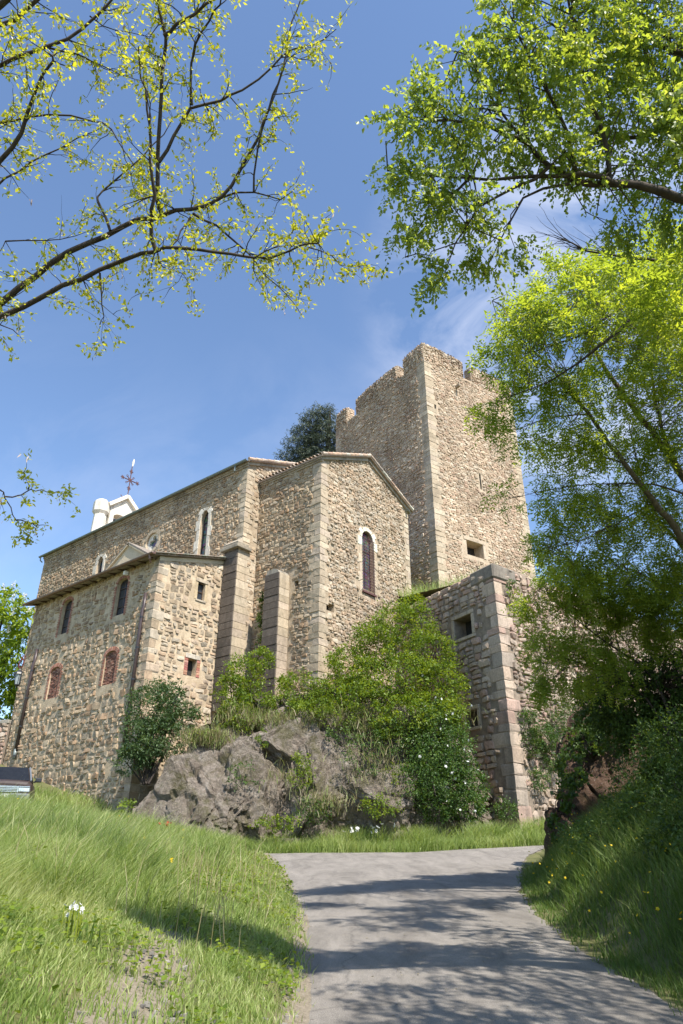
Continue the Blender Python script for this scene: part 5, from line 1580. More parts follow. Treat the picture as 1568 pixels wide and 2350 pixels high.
ho = MB().tube([lc + ZU * .22, lc + ZU * .33, lc + ZU * .46, lc + ZU * .50, lc + ZU * .60], [.31, .27, .10, .07, .03], 6); ho.build('hood', M['black_metal'], lan)
MB().tube([lc - ZU * .36, lc - ZU * .42, lc - ZU * .55], [.15, .07, .02], 6).build('finial', M['black_metal'], lan)
pn = MB()
for k in range(6):
    a_ = k * math.pi / 3 + .06; b2_ = (k + 1) * math.pi / 3 - .06
    pn.add([lc + Vector((.235 * math.cos(a_), .235 * math.sin(a_), .21)), lc + Vector((.235 * math.cos(b2_), .235 * math.sin(b2_), .21)), lc + Vector((.13 * math.cos(b2_), .13 * math.sin(b2_), -.35)), lc + Vector((.13 * math.cos(a_), .13 * math.sin(a_), -.35))], [(0, 1, 2, 3)])
pn.build('pane', M['lamp_glass'], lan)
# a stub of black pipe leaning against the annex end wall
pp = MB().tube([f_ar.P(1.55, 7.2, .12), f_ar.P(1.75, 8.35, .16), f_ar.P(1.9, 8.5, .18)], .05, 8).build('drain_pipe', M['black_metal'])
tag(pp, 'short black pipe stub rising by the annex end wall above the bush', 'pipe')

# ------------------------------------------------------------------ shrubs on rock and walls
def B(px, py, Y, rx, ry, rd=None):
    p = at(px, py, Y); D = (p - EYE).dot(Vector((0, CP, SP))); k = D / FPX
    return (tuple(p), (rx * k, (rd if rd else (rx + ry) / 2 * k), ry * k * 1.05))
bush('green_shrub', 'large bright green shrub sprawling over the rock top, between chancel and bastion', 'shrub',
     [B(925, 1440, 32.0, 75, 60), B(860, 1480, 31.6, 60, 55), B(800, 1530, 31.2, 50, 48), B(985, 1500, 31.2, 60, 55), B(900, 1560, 30.8, 110, 60), B(1010, 1575, 30.5, 65, 55), B(950, 1395, 32.8, 36, 34), B(1000, 1640, 29.8, 70, 45), B(840, 1600, 30.0, 70, 40), B(940, 1640, 29.5, 60, 45), B(890, 1660, 29.2, 40, 36)],
     36000, .115, 'shrub_leaf', 1, None, 26, .03, clump=.22, per=30)
bush('rose_bush', 'dark leaved climbing rose with scattered white flowers, hanging below the bastion opening', 'bush',
     [B(1000, 1690, 29.6, 50, 70), B(1045, 1730, 29.4, 45, 70), B(1030, 1800, 29.0, 65, 60), B(960, 1720, 29.2, 35, 60), B(1070, 1850, 28.8, 45, 32), B(1000, 1850, 28.8, 40, 35), B(1090, 1800, 29.2, 30, 45), B(950, 1800, 28.5, 35, 50), B(990, 1760, 28.7, 50, 60)],
     22000, .095, 'rose_leaf', 2, None, 22, .025, clump=.3, per=26)
bush('young_shrub', 'yellow green shrub at the foot of the first buttress', 'shrub',
     [B(560, 1555, 31.2, 50, 48), B(530, 1590, 30.8, 34, 45), B(600, 1515, 31.4, 26, 30), B(590, 1620, 30.6, 45, 30), B(535, 1640, 30.4, 35, 35)],
     8500, .11, 'shrub_leaf', 3, None, 14, .025, clump=.3, per=24)
bush('low_shrub', 'low green shrub along the rock edge under the chancel wall', 'shrub',
     [B(690, 1580, 30.9, 50, 36), B(645, 1620, 30.4, 45, 26), B(755, 1585, 30.8, 40, 38), B(725, 1630, 30.2, 60, 26), B(660, 1560, 31.2, 20, 22)],
     8000, .10, 'shrub_leaf', 4, None, 14, .02, clump=.3, per=22)
bush('dark_bush', 'tall dark green bush at the annex corner behind the large boulder', 'bush',
     [B(350, 1630, 30.2, 62, 60), B(325, 1700, 29.8, 48, 55), B(390, 1610, 30.2, 36, 50), B(425, 1650, 30.4, 34, 34), B(300, 1745, 29.6, 30, 35), B(375, 1690, 30.0, 55, 45)],
     15000, .14, 'elder_leaf', 5, at(335, 1800, 30), 12, .045, aspect=.32, clump=.28, per=26, hang=-.35)
for i, (px, py, Y, rx, ry, n, lab) in enumerate([
    (1212, 1655, 30.5, 20, 24, 700, 'round green wall plant uppermost on the sunlit bastion face'), (1250, 1690, 30.8, 24, 26, 900, 'rounded wall plant on the sunlit bastion face, right of the corner stones'),
    (1215, 1705, 30.5, 22, 26, 800, 'dark wall plant hugging the bastion corner stones'), (1270, 1740, 31.0, 22, 24, 700, 'small pale wall plant by the overhanging ivy'),
    (1232, 1790, 30.6, 24, 20, 600, 'drooping wall plant low on the bastion face'), (1305, 1680, 31.4, 40, 60, 1800, 'wide leafy creeper on the bastion face beside the dark bank'),
    (1160, 1855, 29.4, 22, 20, 500, 'small dark ivy clump at the foot of the bastion corner'), (1175, 1345, 30.3, 8, 16, 160, 'grass tuft growing from joints under the bastion capstone')]):
    bush('wall_plant', lab, 'plant', [B(px, py, Y, rx * 1.25, ry * 1.25, .3)], int(n * 1.7), .08, 'rose_leaf' if i != 2 else 'dim_leaf' if i == 2 else 'shrub_leaf', 60 + i, None, 3, .012, group='plants on the bastion wall', clump=.4, per=20)
bush('ivy', 'dark ivy hanging in the corner between the two buttresses', 'ivy', [B(597, 1450, 33.6, 9, 50, .3), B(600, 1400, 33.9, 7, 40, .25)], 700, .11, 'dim_leaf', 75, None, 3, .012, clump=.4, per=18)
# grassy tufts, weeds and brambles clinging to the rock
k = 0
for (px, py, Y, rx, ry, n, m_, lab) in [
    (560, 1780, 27.9, 40, 30, 260, 'rose_leaf', 'sparse creeping weed in a crack left of the cleft'),
    (870, 1850, 27.7, 50, 24, 700, 'shrub_leaf', 'weeds at the rock foot behind and right of the white irises'),
    (640, 1890, 27.5, 60, 16, 700, 'shrub_leaf', 'low leafy fringe where the rock meets the verge'),
    (830, 1740, 28.3, 50, 40, 420, 'rose_leaf', 'thin scrub spread over the middle of the brown rock face'),
    (780, 1640, 29.4, 60, 26, 900, 'shrub_leaf', 'bright leafy tufts along the upper rim of the rock face'),
    (560, 1660, 30.0, 50, 26, 700, 'shrub_leaf', 'green tufts on the rim left of the low shrub'),
    (470, 1690, 29.6, 40, 18, 700, 'shrub_leaf', 'weeds in the grassy hollow behind the large boulder'),
    (690, 1770, 28.2, 28, 40, 800, 'shrub_leaf', 'green weeds growing in the cleft of the rock face'),
    (720, 1860, 27.9, 40, 26, 700, 'rose_leaf', 'low weeds at the foot of the rock face, left of the white irises'),
    (790, 1690, 28.9, 50, 22, 500, 'rose_leaf', 'trailing bramble across the upper rock face'),
    (890, 1690, 28.9, 40, 40, 900, 'rose_leaf', 'bramble hanging on the rock beside the rose'),
    (910, 1790, 28.4, 30, 40, 600, 'shrub_leaf', 'bright leafy weed low on the rock, left of the rose'),
    (600, 1700, 28.9, 12, 26, 160, 'shrub_leaf', 'single leafy stem rising on the bare rock'),
    (290, 1850, 27.6, 16, 20, 260, 'shrub_leaf', 'small bright weed beside the flat grey stone')]:
    bush('rock_plant', lab, 'plant', [B(px, py, Y, rx, ry, .35)], n, .09, m_, 130 + k, None, 4, .012, group='weeds on the rock face', clump=.4, per=18); k += 1

# dry stalks and grass on the ledges of the rock
rng = np.random.default_rng(40)
pts = []
for (px, py, Y, rx, ry, n) in [(650, 1660, 29.9, 130, 14, 900), (840, 1660, 29.6, 110, 30, 900), (480, 1700, 29.4, 60, 16, 700), (640, 1790, 28.1, 60, 26, 90), (740, 1850, 27.8, 60, 24, 220), (860, 1760, 28.3, 80, 60, 260), (1000, 1650, 30.0, 90, 24, 350), (560, 1650, 30.1, 60, 20, 500)]:
    c, r_ = B(px, py, Y, rx, ry, .35)
    pts.append(np.array(c) + rng.normal(0, .5, (n, 3)) * np.array(r_))
P = np.concatenate(pts)
v, f, t_ = blades(P, rng.uniform(.2, .6, len(P)), rng.uniform(.012, .022, len(P)), rng.normal(0, .6, (len(P), 2)), rng, np.clip(rng.normal(.5, .2, len(P)), 0, 1))
half = len(P) // 2
o = mesh_np('dry_grass', v, f, M['dry_stalk'], t_); tag(o, 'dry straw coloured grass hanging on the rock ledges', kind='stuff')
P2 = np.concatenate([p[::2] for p in pts]) + rng.normal(0, .1, (sum(len(p[::2]) for p in pts), 3))
v, f, t_ = blades(P2, rng.uniform(.2, .5, len(P2)), rng.uniform(.014, .025, len(P2)), rng.normal(0, .5, (len(P2), 2)), rng, np.clip(rng.normal(.55, .2, len(P2)), 0, 1))
o = mesh_np('ledge_grass', v, f, M['grass'], t_); tag(o, 'green grass growing on the rock ledges', kind='stuff')

# ------------------------------------------------------------------ flowers
# broad leaved weeds, clover and dead stalks mixed into the meadow
rng = np.random.default_rng(48)
n = 26000
yy = 4 + 20 * rng.uniform(0, 1, n) ** 1.5; xx = Lx(yy) - .1 - rng.uniform(0, 1, n) ** 1.3 * (2.5 + .5 * yy)
kp = rng.uniform(0, 1, n) < smooth(vnoise(xx, yy, 1.7, 21), -.15, .45)
xx, yy = xx[kp], yy[kp]; hh = rng.uniform(.02, .16, len(xx)) + .12 * smooth(Lx(yy) - xx, 1.2, 3)
P = np.stack([xx, yy, terrain(xx, yy) + hh], -1); s_ = rng.uniform(.02, .055, len(xx)) * (1 + .03 * yy)
V, F, T = leaf_mesh(P, unit(rand_dirs(len(xx), rng) * np.array([1, 1, .35])), unit(rand_dirs(len(xx), rng) * .5 + np.array([0, 0, 1.0])), s_, s_ * .75, rng.uniform(.1, .9, len(xx)))
tag(mesh_np('meadow_weeds', V, F, M['shrub_leaf'], T), 'low broad leaved weeds and clover mixed into the left bank', kind='stuff')
n = 1300
yy = 7 + 16 * rng.uniform(0, 1, n) ** 1.3; xx = Lx(yy) - .5 - rng.uniform(0, 1, n) * (3 + .4 * yy)
v, f, t_ = blades(np.stack([xx, yy, terrain(xx, yy)], -1), rng.uniform(.25, .7, n), .004 + .0005 * yy, rng.normal(.1, .3, (n, 2)), rng, np.clip(rng.normal(.75, .15, n), 0, 1))
tag(mesh_np('dead_stalks', v, f, M['dry_stalk'], t_), 'thin dead grass stalks standing in the left meadow', kind='stuff')
# old leaves and twiglets on the asphalt
n = 420
yy = 4 + 20 * rng.uniform(0, 1, n) ** 1.4; uu = rng.beta(.6, .6, n); xx = Lx(yy) + uu * (Rx(yy) - Lx(yy))
P = np.stack([xx, yy, .0625 * yy + .06 * (1 - (2 * uu - 1) ** 2) + .004], -1); s_ = rng.uniform(.015, .045, n)
V, F, T = leaf_mesh(P, unit(rand_dirs(n, rng) * np.array([1, 1, .1])), unit(rand_dirs(n, rng) * .2 + np.array([0, 0, 1.0])), s_, s_ * .5, rng.uniform(0, .8, n))
tag(mesh_np('fallen_leaves', V, F, M['dry_stalk'], T), 'scattered dry leaves and petals on the lane', kind='stuff')
def flowers(name, P, size, mat, seed, parent=None, petals=5, up=.6):
    rng = np.random.default_rng(seed); n = len(P); k = petals
    nor = unit(rand_dirs(n, rng) + np.array([0, -.3, up]))
    a = unit(np.cross(nor, np.array([.3, .2, .9]))); b = np.cross(nor, a)
    th = np.arange(k) * 2 * np.pi / k
    D = (a[:, None] * np.cos(th)[None, :, None] + b[:, None] * np.sin(th)[None, :, None] + nor[:, None] * .35).reshape(-1, 3)
    Bp = np.repeat(P, k, 0); s = np.repeat(size * rng.uniform(.7, 1.2, n), k)
    V, F, T = leaf_mesh(Bp, unit(D), np.repeat(nor, k, 0), s, s * .75, rng.uniform(.2, .9, n * k))
    return mesh_np(name, V, F, M[mat], T, parent)
rng = np.random.default_rng(50)
x = rng.uniform(2.7, 7.5, 260); y = rng.uniform(6, 20, 260)
kp = (x > Rx(y) + .25) & (x < Rx(y) + 3.2); x, y = x[kp], y[kp]
o = flowers('yellow_wildflowers', np.stack([x, y, terrain(x, y) + rng.uniform(.3, .62, len(x))], -1), .022, 'petal_yellow', 51); tag(o, 'small yellow buttercups dotted over the right bank', kind='stuff')
x = rng.uniform(-14, -1.6, 130); y = rng.uniform(8, 25, 130)
o = flowers('meadow_flowers', np.stack([x, y, terrain(x, y) + rng.uniform(.3, .5, len(x))], -1), .024, 'petal_yellow', 52); tag(o, 'few yellow flowers in the left meadow', kind='stuff')
def flower_clump(name, label, c, n, spread, h, size, mat, seed, cat='flowers', bl=60):
    rng = np.random.default_rng(seed)
    t = thing(name, c, label, cat)
    P = np.array(c) + np.stack([rng.normal(0, spread[0], n), rng.normal(0, spread[1], n), h * rng.uniform(.75, 1.1, n)], -1)
    flowers('blossom', P, size, mat, seed, t, 6)
    Pb = np.array(c) + np.stack([rng.normal(0, spread[0], bl), rng.normal(0, spread[1], bl), np.zeros(bl)], -1)
    v, f, tt = blades(Pb, h * rng.uniform(.5, 1.0, bl), rng.uniform(.02, .035, bl) * (.4 if h < .4 else 1), rng.normal(0, .25, (bl, 2)), rng, np.clip(rng.normal(.35, .12, bl), 0, 1))
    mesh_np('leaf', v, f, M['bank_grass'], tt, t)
    mb = MB()
    for q in P: mb.tube([Vector((q[0], q[1], c[2])), Vector(q)], .006, 4)
    mb.build('stem', M['shrub_leaf'], t)
ir = at(835, 1895, 27.9); ir.z = float(terrain(ir.x, 27.9))
flower_clump('white_irises', 'clump of white irises in the verge at the foot of the rock face', ir, 15, (.42, .12), .85, .085, 'petal_white', 61, bl=140)
ir2 = at(805, 1895, 27.7); ir2.z = float(terrain(ir2.x, 27.7))
fx, fy = -1.98, 6.05
flower_clump('white_daisies', 'small clump of white flowers in the grass near the left edge', (fx, fy, float(terrain(fx, fy))), 10, (.07, .06), .26, .022, 'petal_white', 62, bl=14)
px_ = at(368, 1955, 19.5); pz = float(terrain(px_.x, 19.5))
flower_clump('red_poppies', 'single patch of faint red poppies in the left meadow', (px_.x, 19.5, pz), 6, (.08, .1), .55, .05, 'petal_red', 63, bl=10)
rng = np.random.default_rng(64)
pr = []
for (px, py, Y, rx, ry, n) in [(1000, 1690, 29.0, 60, 90, 16), (1030, 1800, 28.5, 65, 70, 14), (1050, 1730, 28.9, 40, 50, 10)]:
    c, r_ = B(px, py, Y, rx, ry); pr.append(np.array(c) + rng.normal(0, .55, (n, 3)) * np.array(r_) - np.array([0, .35, 0]))
rb = bpy.data.objects['rose_bush']
flowers('blossom', np.concatenate(pr), .07, 'petal_white', 65, rb, 5, .2)

# ------------------------------------------------------------------ trees
def spline(pts, step=.25, jit=.0, rng=None):
    pts = [Vector(p) for p in pts]; P = [pts[0]] + pts + [pts[-1]]; out = []
    for i in range(1, len(P) - 2):
        a, b, c, d = P[i - 1], P[i], P[i + 1], P[i + 2]
        m = max(2, int((c - b).length / step))
        for k in range(m):
            t = k / m
            q = .5 * (2 * b + (c - a) * t + (2 * a - 5 * b + 4 * c - d) * t * t + (3 * b - a - 3 * c + d) * t ** 3)
            if jit and rng is not None: q = q + Vector(rng.normal(0, jit, 3))
            out.append(q)
    out.append(pts[-1]); return out
def limb(tree, px, r0, r1, mat, rng, name='branch', jit=.012):
    pts = spline([deep(*p) for p in px], .22, jit, rng)
    n = len(pts)
    if tree.name == 'locust_tree': r0, r1 = r0 * .8, r1 * .75
    MB().tube(pts, [r0 + (r1 - r0) * (i / (n - 1)) ** .8 for i in range(n)], 7, cap=False).build(name, M[mat], tree, smooth_=True, fixn=False)
    return [(p, r0 + (r1 - r0) * i / (n - 1)) for i, p in enumerate(pts)]
def twig(mb, p, d, ln, r, rng, grav=-.12, wob=.35, n=6):
    pts = [Vector(p)]; d = Vector(d).normalized()
    for i in range(n):
        d = (d + Vector(rng.normal(0, wob, 3)) * .5 + Vector((0, 0, grav))).normalized()
        pts.append(pts[-1] + d * (ln / n))
    mb.tube(pts, [r * (1 - .8 * i / n) for i in range(n + 1)], 4, cap=False)
    return pts

# --- left: a bare limbed locust whose boughs reach in over the bank
rng = np.random.default_rng(71)
Z1 = 1450 / 1568 * 1568 / 2733                  # detail-view units to full-view units
def zz(l, D0, D1):
    n = len(l); return [(x * Z1, y * Z1, D0 + (D1 - D0) * i / max(1, n - 1)) for i, (x, y) in enumerate(l)]
loc = thing('locust_tree', (-8.6, 4.2, float(terrain(-8.6, 4.2))), 'sparse yellow green locust tree with bare dark boughs reaching in from the left', 'tree', )
LM = []
add = lambda l, D0, D1, r0, r1: LM.append(limb(loc, zz(l, D0, D1), r0, r1, 'bark', rng))
add([(-420, 1700), (-160, 1450), (0, 1310), (150, 1200), (300, 1090), (450, 1020), (600, 950), (700, 930), (830, 900), (960, 850), (1040, 740), (1120, 590), (1160, 470), (1200, 360), (1240, 240), (1262, 90), (1300, 0)], 8.6, 8.9, .066, .010)
add([(-300, 1640), (-100, 1430), (0, 1370), (200, 1270), (430, 1170), (620, 1100), (720, 1075), (850, 1080), (1000, 1100), (1100, 1115), (1250, 1090), (1340, 1050), (1390, 1030), (1397, 1000)], 8.2, 7.6, .054, .007)
add([(700, 930), (682, 860), (680, 720), (685, 600), (700, 400), (705, 250), (715, 160), (690, 40), (685, -60)], 8.7, 8.3, .040, .022)
add([(715, 160), (770, 110), (830, 60), (950, -20)], 8.3, 8.1, .032, .02)
add([(670, 1080), (655, 960), (665, 850), (650, 700), (650, 550), (630, 400), (605, 270), (600, 200)], 7.9, 7.4, .035, .008)
add([(690, 700), (760, 580), (830, 470), (950, 435), (1050, 390), (1180, 290), (1240, 220), (1300, 210), (1400, 170), (1455, 125)], 8.5, 8.8, .03, .006)
add([(830, 450), (828, 280), (850, 190), (900, 90), (945, 20), (960, -40)], 8.6, 8.2, .022, .012)
add([(1098, 830), (1108, 650), (1165, 480), (1215, 340), (1250, 220)], 8.7, 8.4, .018, .006)
add([(960, 855), (1100, 830), (1215, 862), (1290, 800)], 8.9, 9.0, .02, .005)
add([(-120, 860), (0, 700), (90, 570), (150, 400), (220, 262), (205, 225)], 7.4, 7.0, .042, .012)
add([(-120, 330), (0, 280), (110, 240), (290, 170), (400, 80), (480, 0), (520, -60)], 8.0, 8.2, .036, .016)
add([(-80, 560), (0, 530), (210, 495), (400, 525), (480, 560), (540, 660), (600, 740), (650, 820)], 9.2, 9.0, .024, .006)
add([(-60, 830), (20, 780), (140, 700), (260, 640), (400, 570), (470, 530)], 9.0, 9.2, .024, .005)
add([(480, 1005), (420, 870), (440, 830), (560, 730), (660, 630), (750, 520), (800, 480)], 8.6, 9.2, .024, .005)
add([(830, 930), (940, 980), (1040, 1060), (1100, 1130), (1150, 1200), (1230, 1270), (1300, 1355)], 8.7, 8.8, .022, .005)
add([(830, 935), (790, 1000), (740, 1065)], 8.7, 8.5, .016, .012)
add([(1100, 1115), (1200, 1060), (1275, 990)], 7.7, 7.8, .012, .005)
add([(1330, 1065), (1440, 1100), (1470, 1145), (1560, 1150)], 7.6, 7.5, .010, .003)
add([(20, 1040), (200, 1035), (260, 1040), (380, 1000)], 9.3, 9.3, .014, .005)
add([(430, 1180), (440, 1280), (450, 1360), (430, 1405)], 8.0, 8.0, .016, .004)
add([(210, 215), (340, 235), (430, 275), (520, 330), (640, 355)], 8.1, 8.6, .016, .004)
add([(400, 85), (450, 110), (560, 140), (680, 160)], 8.2, 8.6, .012, .004)
add([(-80, 60), (0, 20), (60, -40)], 7.2, 7.1, .05, .04)
add([(-80, 120), (20, 100), (110, 50), (190, -30)], 7.6, 7.5, .035, .03)
add([(-40, 1385), (60, 1420), (100, 1470)], 8.3, 8.3, .012, .004)
add([(680, 1100), (700, 1150), (790, 1185), (815, 1215)], 7.9, 7.8, .012, .004)
# the low twig further down at the left edge
K2 = 500 / 1568 / 2733 * 1568
z2 = lambda l, D0, D1: [(x * K2, 1800 / 2733 * 1568 + y * K2, D0 + (D1 - D0) * i / max(1, len(l) - 1)) for i, (x, y) in enumerate(l)]
LOW = []
for l in ([(-300, 350), (0, 480), (70, 600), (160, 800), (200, 910), (300, 1030), (360, 1080)], [(70, 590), (230, 580), (340, 530), (400, 500), (520, 500), (680, 530), (760, 530), (880, 530)], [(370, 500), (370, 440), (310, 370)], [(190, 880), (320, 900), (440, 950), (600, 945)]):
    LOW.append(limb(loc, z2(l, 8.0, 8.2), .012, .004, 'bark', rng))
trk = MB().tube(spline([Vector((-8.6, 4.2, float(terrain(-8.6, 4.2)) - .2)), Vector((-8.4, 4.5, 2.6)), Vector((-7.6, 5.2, 4.6)), Vector(LM[0][0][0])], .3), [.28, .26, .24, .22, .2, .19, .18, .17, .16, .15, .14, .13, .12, .11, .10, .10, .09, .09, .09, .09, .09][:len(spline([Vector((-8.6, 4.2, float(terrain(-8.6, 4.2)) - .2)), Vector((-8.4, 4.5, 2.6)), Vector((-7.6, 5.2, 4.6)), Vector(LM[0][0][0])], .3))] or .2, 9) if False else None
tp = spline([Vector((-8.6, 4.2, float(terrain(-8.6, 4.2)) - .2)), Vector((-8.4, 4.6, 2.8)), Vector((-7.9, 5.4, 4.6)), Vector(LM[0][0][0])], .3)
MB().tube(tp, [.30 - .2 * i / (len(tp) - 1) for i in range(len(tp))], 10, cap=False).build('trunk', M['bark'], loc, smooth_=True)
for k in (1, 9, 10, 11, 12):
    q = spline([Vector((-8.0, 5.2, 4.4)), (Vector((-8.0, 5.2, 4.4)) + LM[k][0][0]) / 2 + Vector((-.4, 0, .6)), LM[k][0][0]], .4)
    MB().tube(q, [.13 - (.13 - LM[k][0][1]) * i / (len(q) - 1) for i in range(len(q))], 7, cap=False).build('branch', M['bark'], loc, smooth_=True)
tw_ = MB(); LP = []; PODS = []
for li, lm_ in enumerate(LM + LOW):
    low = li >= len(LM)
    n = len(lm_)
    for q in range(int(n * (1.15 if not low else .35))):
        i = int(rng.uniform(.10 if not low else .2, 1) * (n - 1)); p, r_ = lm_[i]
        if r_ > .07 and rng.uniform() < .5: continue
        tdir = (lm_[min(i + 1, n - 1)][0] - lm_[max(i - 1, 0)][0]).normalized()
        d = tdir * .5 + Vector(rng.normal(0, .75, 3)); d.z += .05
        ln = rng.uniform(.2, .62) * (1 if not low else .45)
        pts = twig(tw_, p, d, ln, min(.008, r_ * .6), rng, -.05, .45)
        for k in range(2, len(pts)):
            if rng.uniform() < .62: LP.append((pts[k], (pts[k] - pts[k - 1]).normalized()))
            if k > 3 and rng.uniform() < .10: PODS.append(pts[k])
            if rng.uniform() < .22:
                p2 = twig(tw_, pts[k], (pts[k] - pts[k - 1]).normalized() + Vector(rng.normal(0, .6, 3)), rng.uniform(.12, .3), .004, rng, -.08, .5, 4)
                LP.append((p2[-1], (p2[-1] - p2[-2]).normalized()))
                if rng.uniform() < .3: PODS.append(p2[-1])
    if rng.uniform() < .9: LP.append((lm_[-1][0], Vector((0, 0, 1))))
tag(tw_.build('twigs', M['bark'], loc, fixn=False), kind='stuff')
def leaf_tufts(LP, per, spread, size, aspect, rng, hang=-.15, tsd=.16):
    P = np.array([p[0] for p in LP]); D = np.array([p[1] for p in LP])
    k = np.repeat(np.arange(len(P)), per)
    th = np.repeat(rng.normal(0, tsd, len(P)), per)
    Bp = P[k] + rng.normal(0, spread, (len(k), 3))
    d = unit(D[k] * .5 + rand_dirs(len(k), rng) + np.array([0, 0, hang]))
    s = size * rng.uniform(.55, 1.35, len(k))
    return leaf_mesh(Bp, d, unit(rand_dirs(len(k), rng) + np.array([0, 0, .6])), s, s * aspect, .55 + th + rng.normal(0, .15, len(k)))
V, F, T = leaf_tufts(LP, 8, .034, .058, .5, rng)
tag(mesh_np('leaves', V, F, M['locust_leaf'], T, loc), kind='stuff')
V, F, T = leaf_tufts([(p + Vector((0, 0, -.02)), Vector((0, 0, -1))) for p in PODS], 4, .03, .06, .24, rng, -1.4)
tag(mesh_np('seed_pods', V, F, M['pod'], T, loc), kind='stuff')

# --- crowns made of leafy sprays, tied back to the boughs
def DB(px, py, D, rx, ry, rd=None):
    k = D / FPX
    return (np.array(deep(px, py, D)), np.array([rx * k, (rd if rd else .8 * (rx + ry) / 2 * k), ry * k]))
def crown(tree, blobs, limbs, nsp, per, L_sp, size, aspect, mat, twmat, rng, droop=.35, leafhang=-.4, shell=.15, link_p=.6, compound=0, sd=.14, link_d=2.5):
    C = np.array([b[0] for b in blobs]); R = np.array([b[1] for b in blobs])
    w = (R.prod(1)) ** .67; w /= w.sum()
    bi = rng.choice(len(blobs), nsp, p=w)
    d = rand_dirs(nsp, rng); r = (shell + (1 - shell) * rng.uniform(0, 1, nsp)) ** .45
    P = C[bi] + d * R[bi] * r[:, None]
    limb_pts = np.array([p for lm in limbs for p, _ in lm]) if limbs else np.zeros((0, 3))
    mb = MB(); nb = np.zeros((nsp, 3))
    for i in range(nsp):
        if len(limb_pts):
            dd = ((limb_pts - P[i]) ** 2).sum(1); j = int(dd.argmin()); ok = np.nonzero(dd < (dd[j] ** .5 * 1.25 + .25) ** 2)[0]; j = int(ok[rng.integers(len(ok))])
            nb[i] = P[i] - limb_pts[j]
            if rng.uniform() < link_p and .05 < dd[j] < link_d ** 2:
                a = Vector(limb_pts[j]); b = Vector(P[i]); m = (a + b) / 2 + Vector(rng.normal(0, .10, 3)) + Vector((0, 0, .10 * (b - a).length))
                mb.tube([a, (a * .6 + m * .4), m, (m + b) / 2 + Vector(rng.normal(0, .03, 3)), b], [.0075, .006, .005, .004, .0025], 4, cap=False)
    dirs = unit(unit(nb) * .7 + rand_dirs(nsp, rng) * .6 + np.array([0, 0, -droop]))
    if mb.v: tag(mb.build('twigs', M[twmat], tree, fixn=False), kind='stuff')
    ts = rng.normal(0, sd, nsp)
    k = np.repeat(np.arange(nsp), per); t = np.tile(np.arange(per) / per, nsp)
    side = unit(np.cross(dirs, rand_dirs(nsp, rng)))
    ln = L_sp * rng.uniform(.6, 1.3, nsp)
    q = P[k] + dirs[k] * (ln[k] * t)[:, None] + np.array([0, 0, -1.0]) * (droop * .5 * ln[k] * t ** 2)[:, None] + rng.normal(0, .02 * L_sp, (len(k), 3))
    if compound:
        sgn = rng.choice([-1.0, 1.0], len(k))
        rd = unit(dirs[k] * .5 + side[k] * sgn[:, None] + rand_dirs(len(k), rng) * .5 + np.array([0, 0, -.25]))
        kk = np.repeat(np.arange(len(k)), compound); u = np.tile((np.arange(compound) // 2 + .6) / (compound / 2 + .2), len(k)); sg = np.tile(np.where(np.arange(compound) % 2, 1.0, -1.0), len(k))
        cl = size * 3.1
        s2 = unit(np.cross(rd, rand_dirs(len(rd), rng) * .5 + np.array([0, 0, 1.0])))
        Bp = q[kk] + rd[kk] * (cl * u)[:, None] - np.array([0, 0, 1.0]) * (.25 * cl * u ** 2)[:, None]
        D = unit(rd[kk] * .7 + s2[kk] * sg[:, None] * .8 + np.array([0, 0, -.2]) + rng.normal(0, .15, (len(kk), 3)))
        s = size * rng.uniform(.7, 1.2, len(kk))
        tint = .5 + ts[k[kk]] + rng.normal(0, .10, len(k))[kk] + rng.normal(0, .07, len(kk))
        N = unit(np.cross(rd[kk], s2[kk]) + rng.normal(0, .35, (len(kk), 3)))
    else:
        sgn = np.where(np.tile(np.arange(per), nsp) % 2, 1.0, -1.0)
        Bp = q
        D = unit(dirs[k] * .45 + side[k] * sgn[:, None] * .8 + np.array([0, 0, leafhang]) + rng.normal(0, .3, (len(k), 3)))
        s = size * rng.uniform(.55, 1.3, len(k))
        N = unit(rand_dirs(len(k), rng) + np.array([0, 0, .5]))
        tint = .5 + ts[k] + rng.normal(0, .14, len(k))
    V, F, T = leaf_mesh(Bp, D, N, s, s * aspect, tint, .15, .12)
    return tag(mesh_np('crown', V, F, M[mat], T, tree), kind='stuff')

rng = np.random.default_rng(81)
hk = thing('broadleaf_tree', (7.6, 5.2, float(terrain(7.6, 5.2))), 'large drooping broad leaved tree arching in from the upper right over the road', 'tree')
HL = []
def ha(l, D0, D1, r0, r1, mat='bark'):
    HL.append(limb(hk, [(x, y, .8 * (D0 + (D1 - D0) * i / max(1, len(l) - 1))) for i, (x, y) in enumerate(l)], r0 * .85, r1 * .85, mat, rng))
ha([(1900, 560), (1720, 500), (1600, 465), (1520, 440), (1400, 420), (1330, 415), (1260, 380), (1215, 330), (1170, 290), (1120, 250)], 8.3, 7.8, .085, .008)
ha([(1420, 425), (1330, 400), (1255, 405), (1180, 405), (1080, 412), (980, 400), (890, 392)], 8.0, 7.5, .036, .005)
ha([(1330, 415), (1300, 310), (1255, 210), (1215, 130), (1180, 50)], 8.0, 7.8, .030, .007)
ha([(1400, 420), (1388, 330), (1350, 220), (1330, 100), (1300, -20)], 8.1, 8.3, .034, .010)
ha([(1215, 330), (1150, 300), (1070, 280), (980, 270), (910, 265)], 7.8, 7.4, .025, .005)
ha([(1255, 385), (1180, 430), (1100, 470), (1045, 560), (1010, 660)], 7.8, 7.5, .022, .004)
ha([(1300, 420), (1200, 460), (1150, 550), (1110, 630)], 7.9, 7.7, .018, .004)
ha([(1750, 300), (1600, 290), (1500, 300), (1430, 320), (1350, 300)], 8.8, 9.0, .06, .01)
ha([(1750, 230), (1600, 140), (1500, 90), (1440, 30), (1400, -60)], 8.4, 8.8, .045, .02)
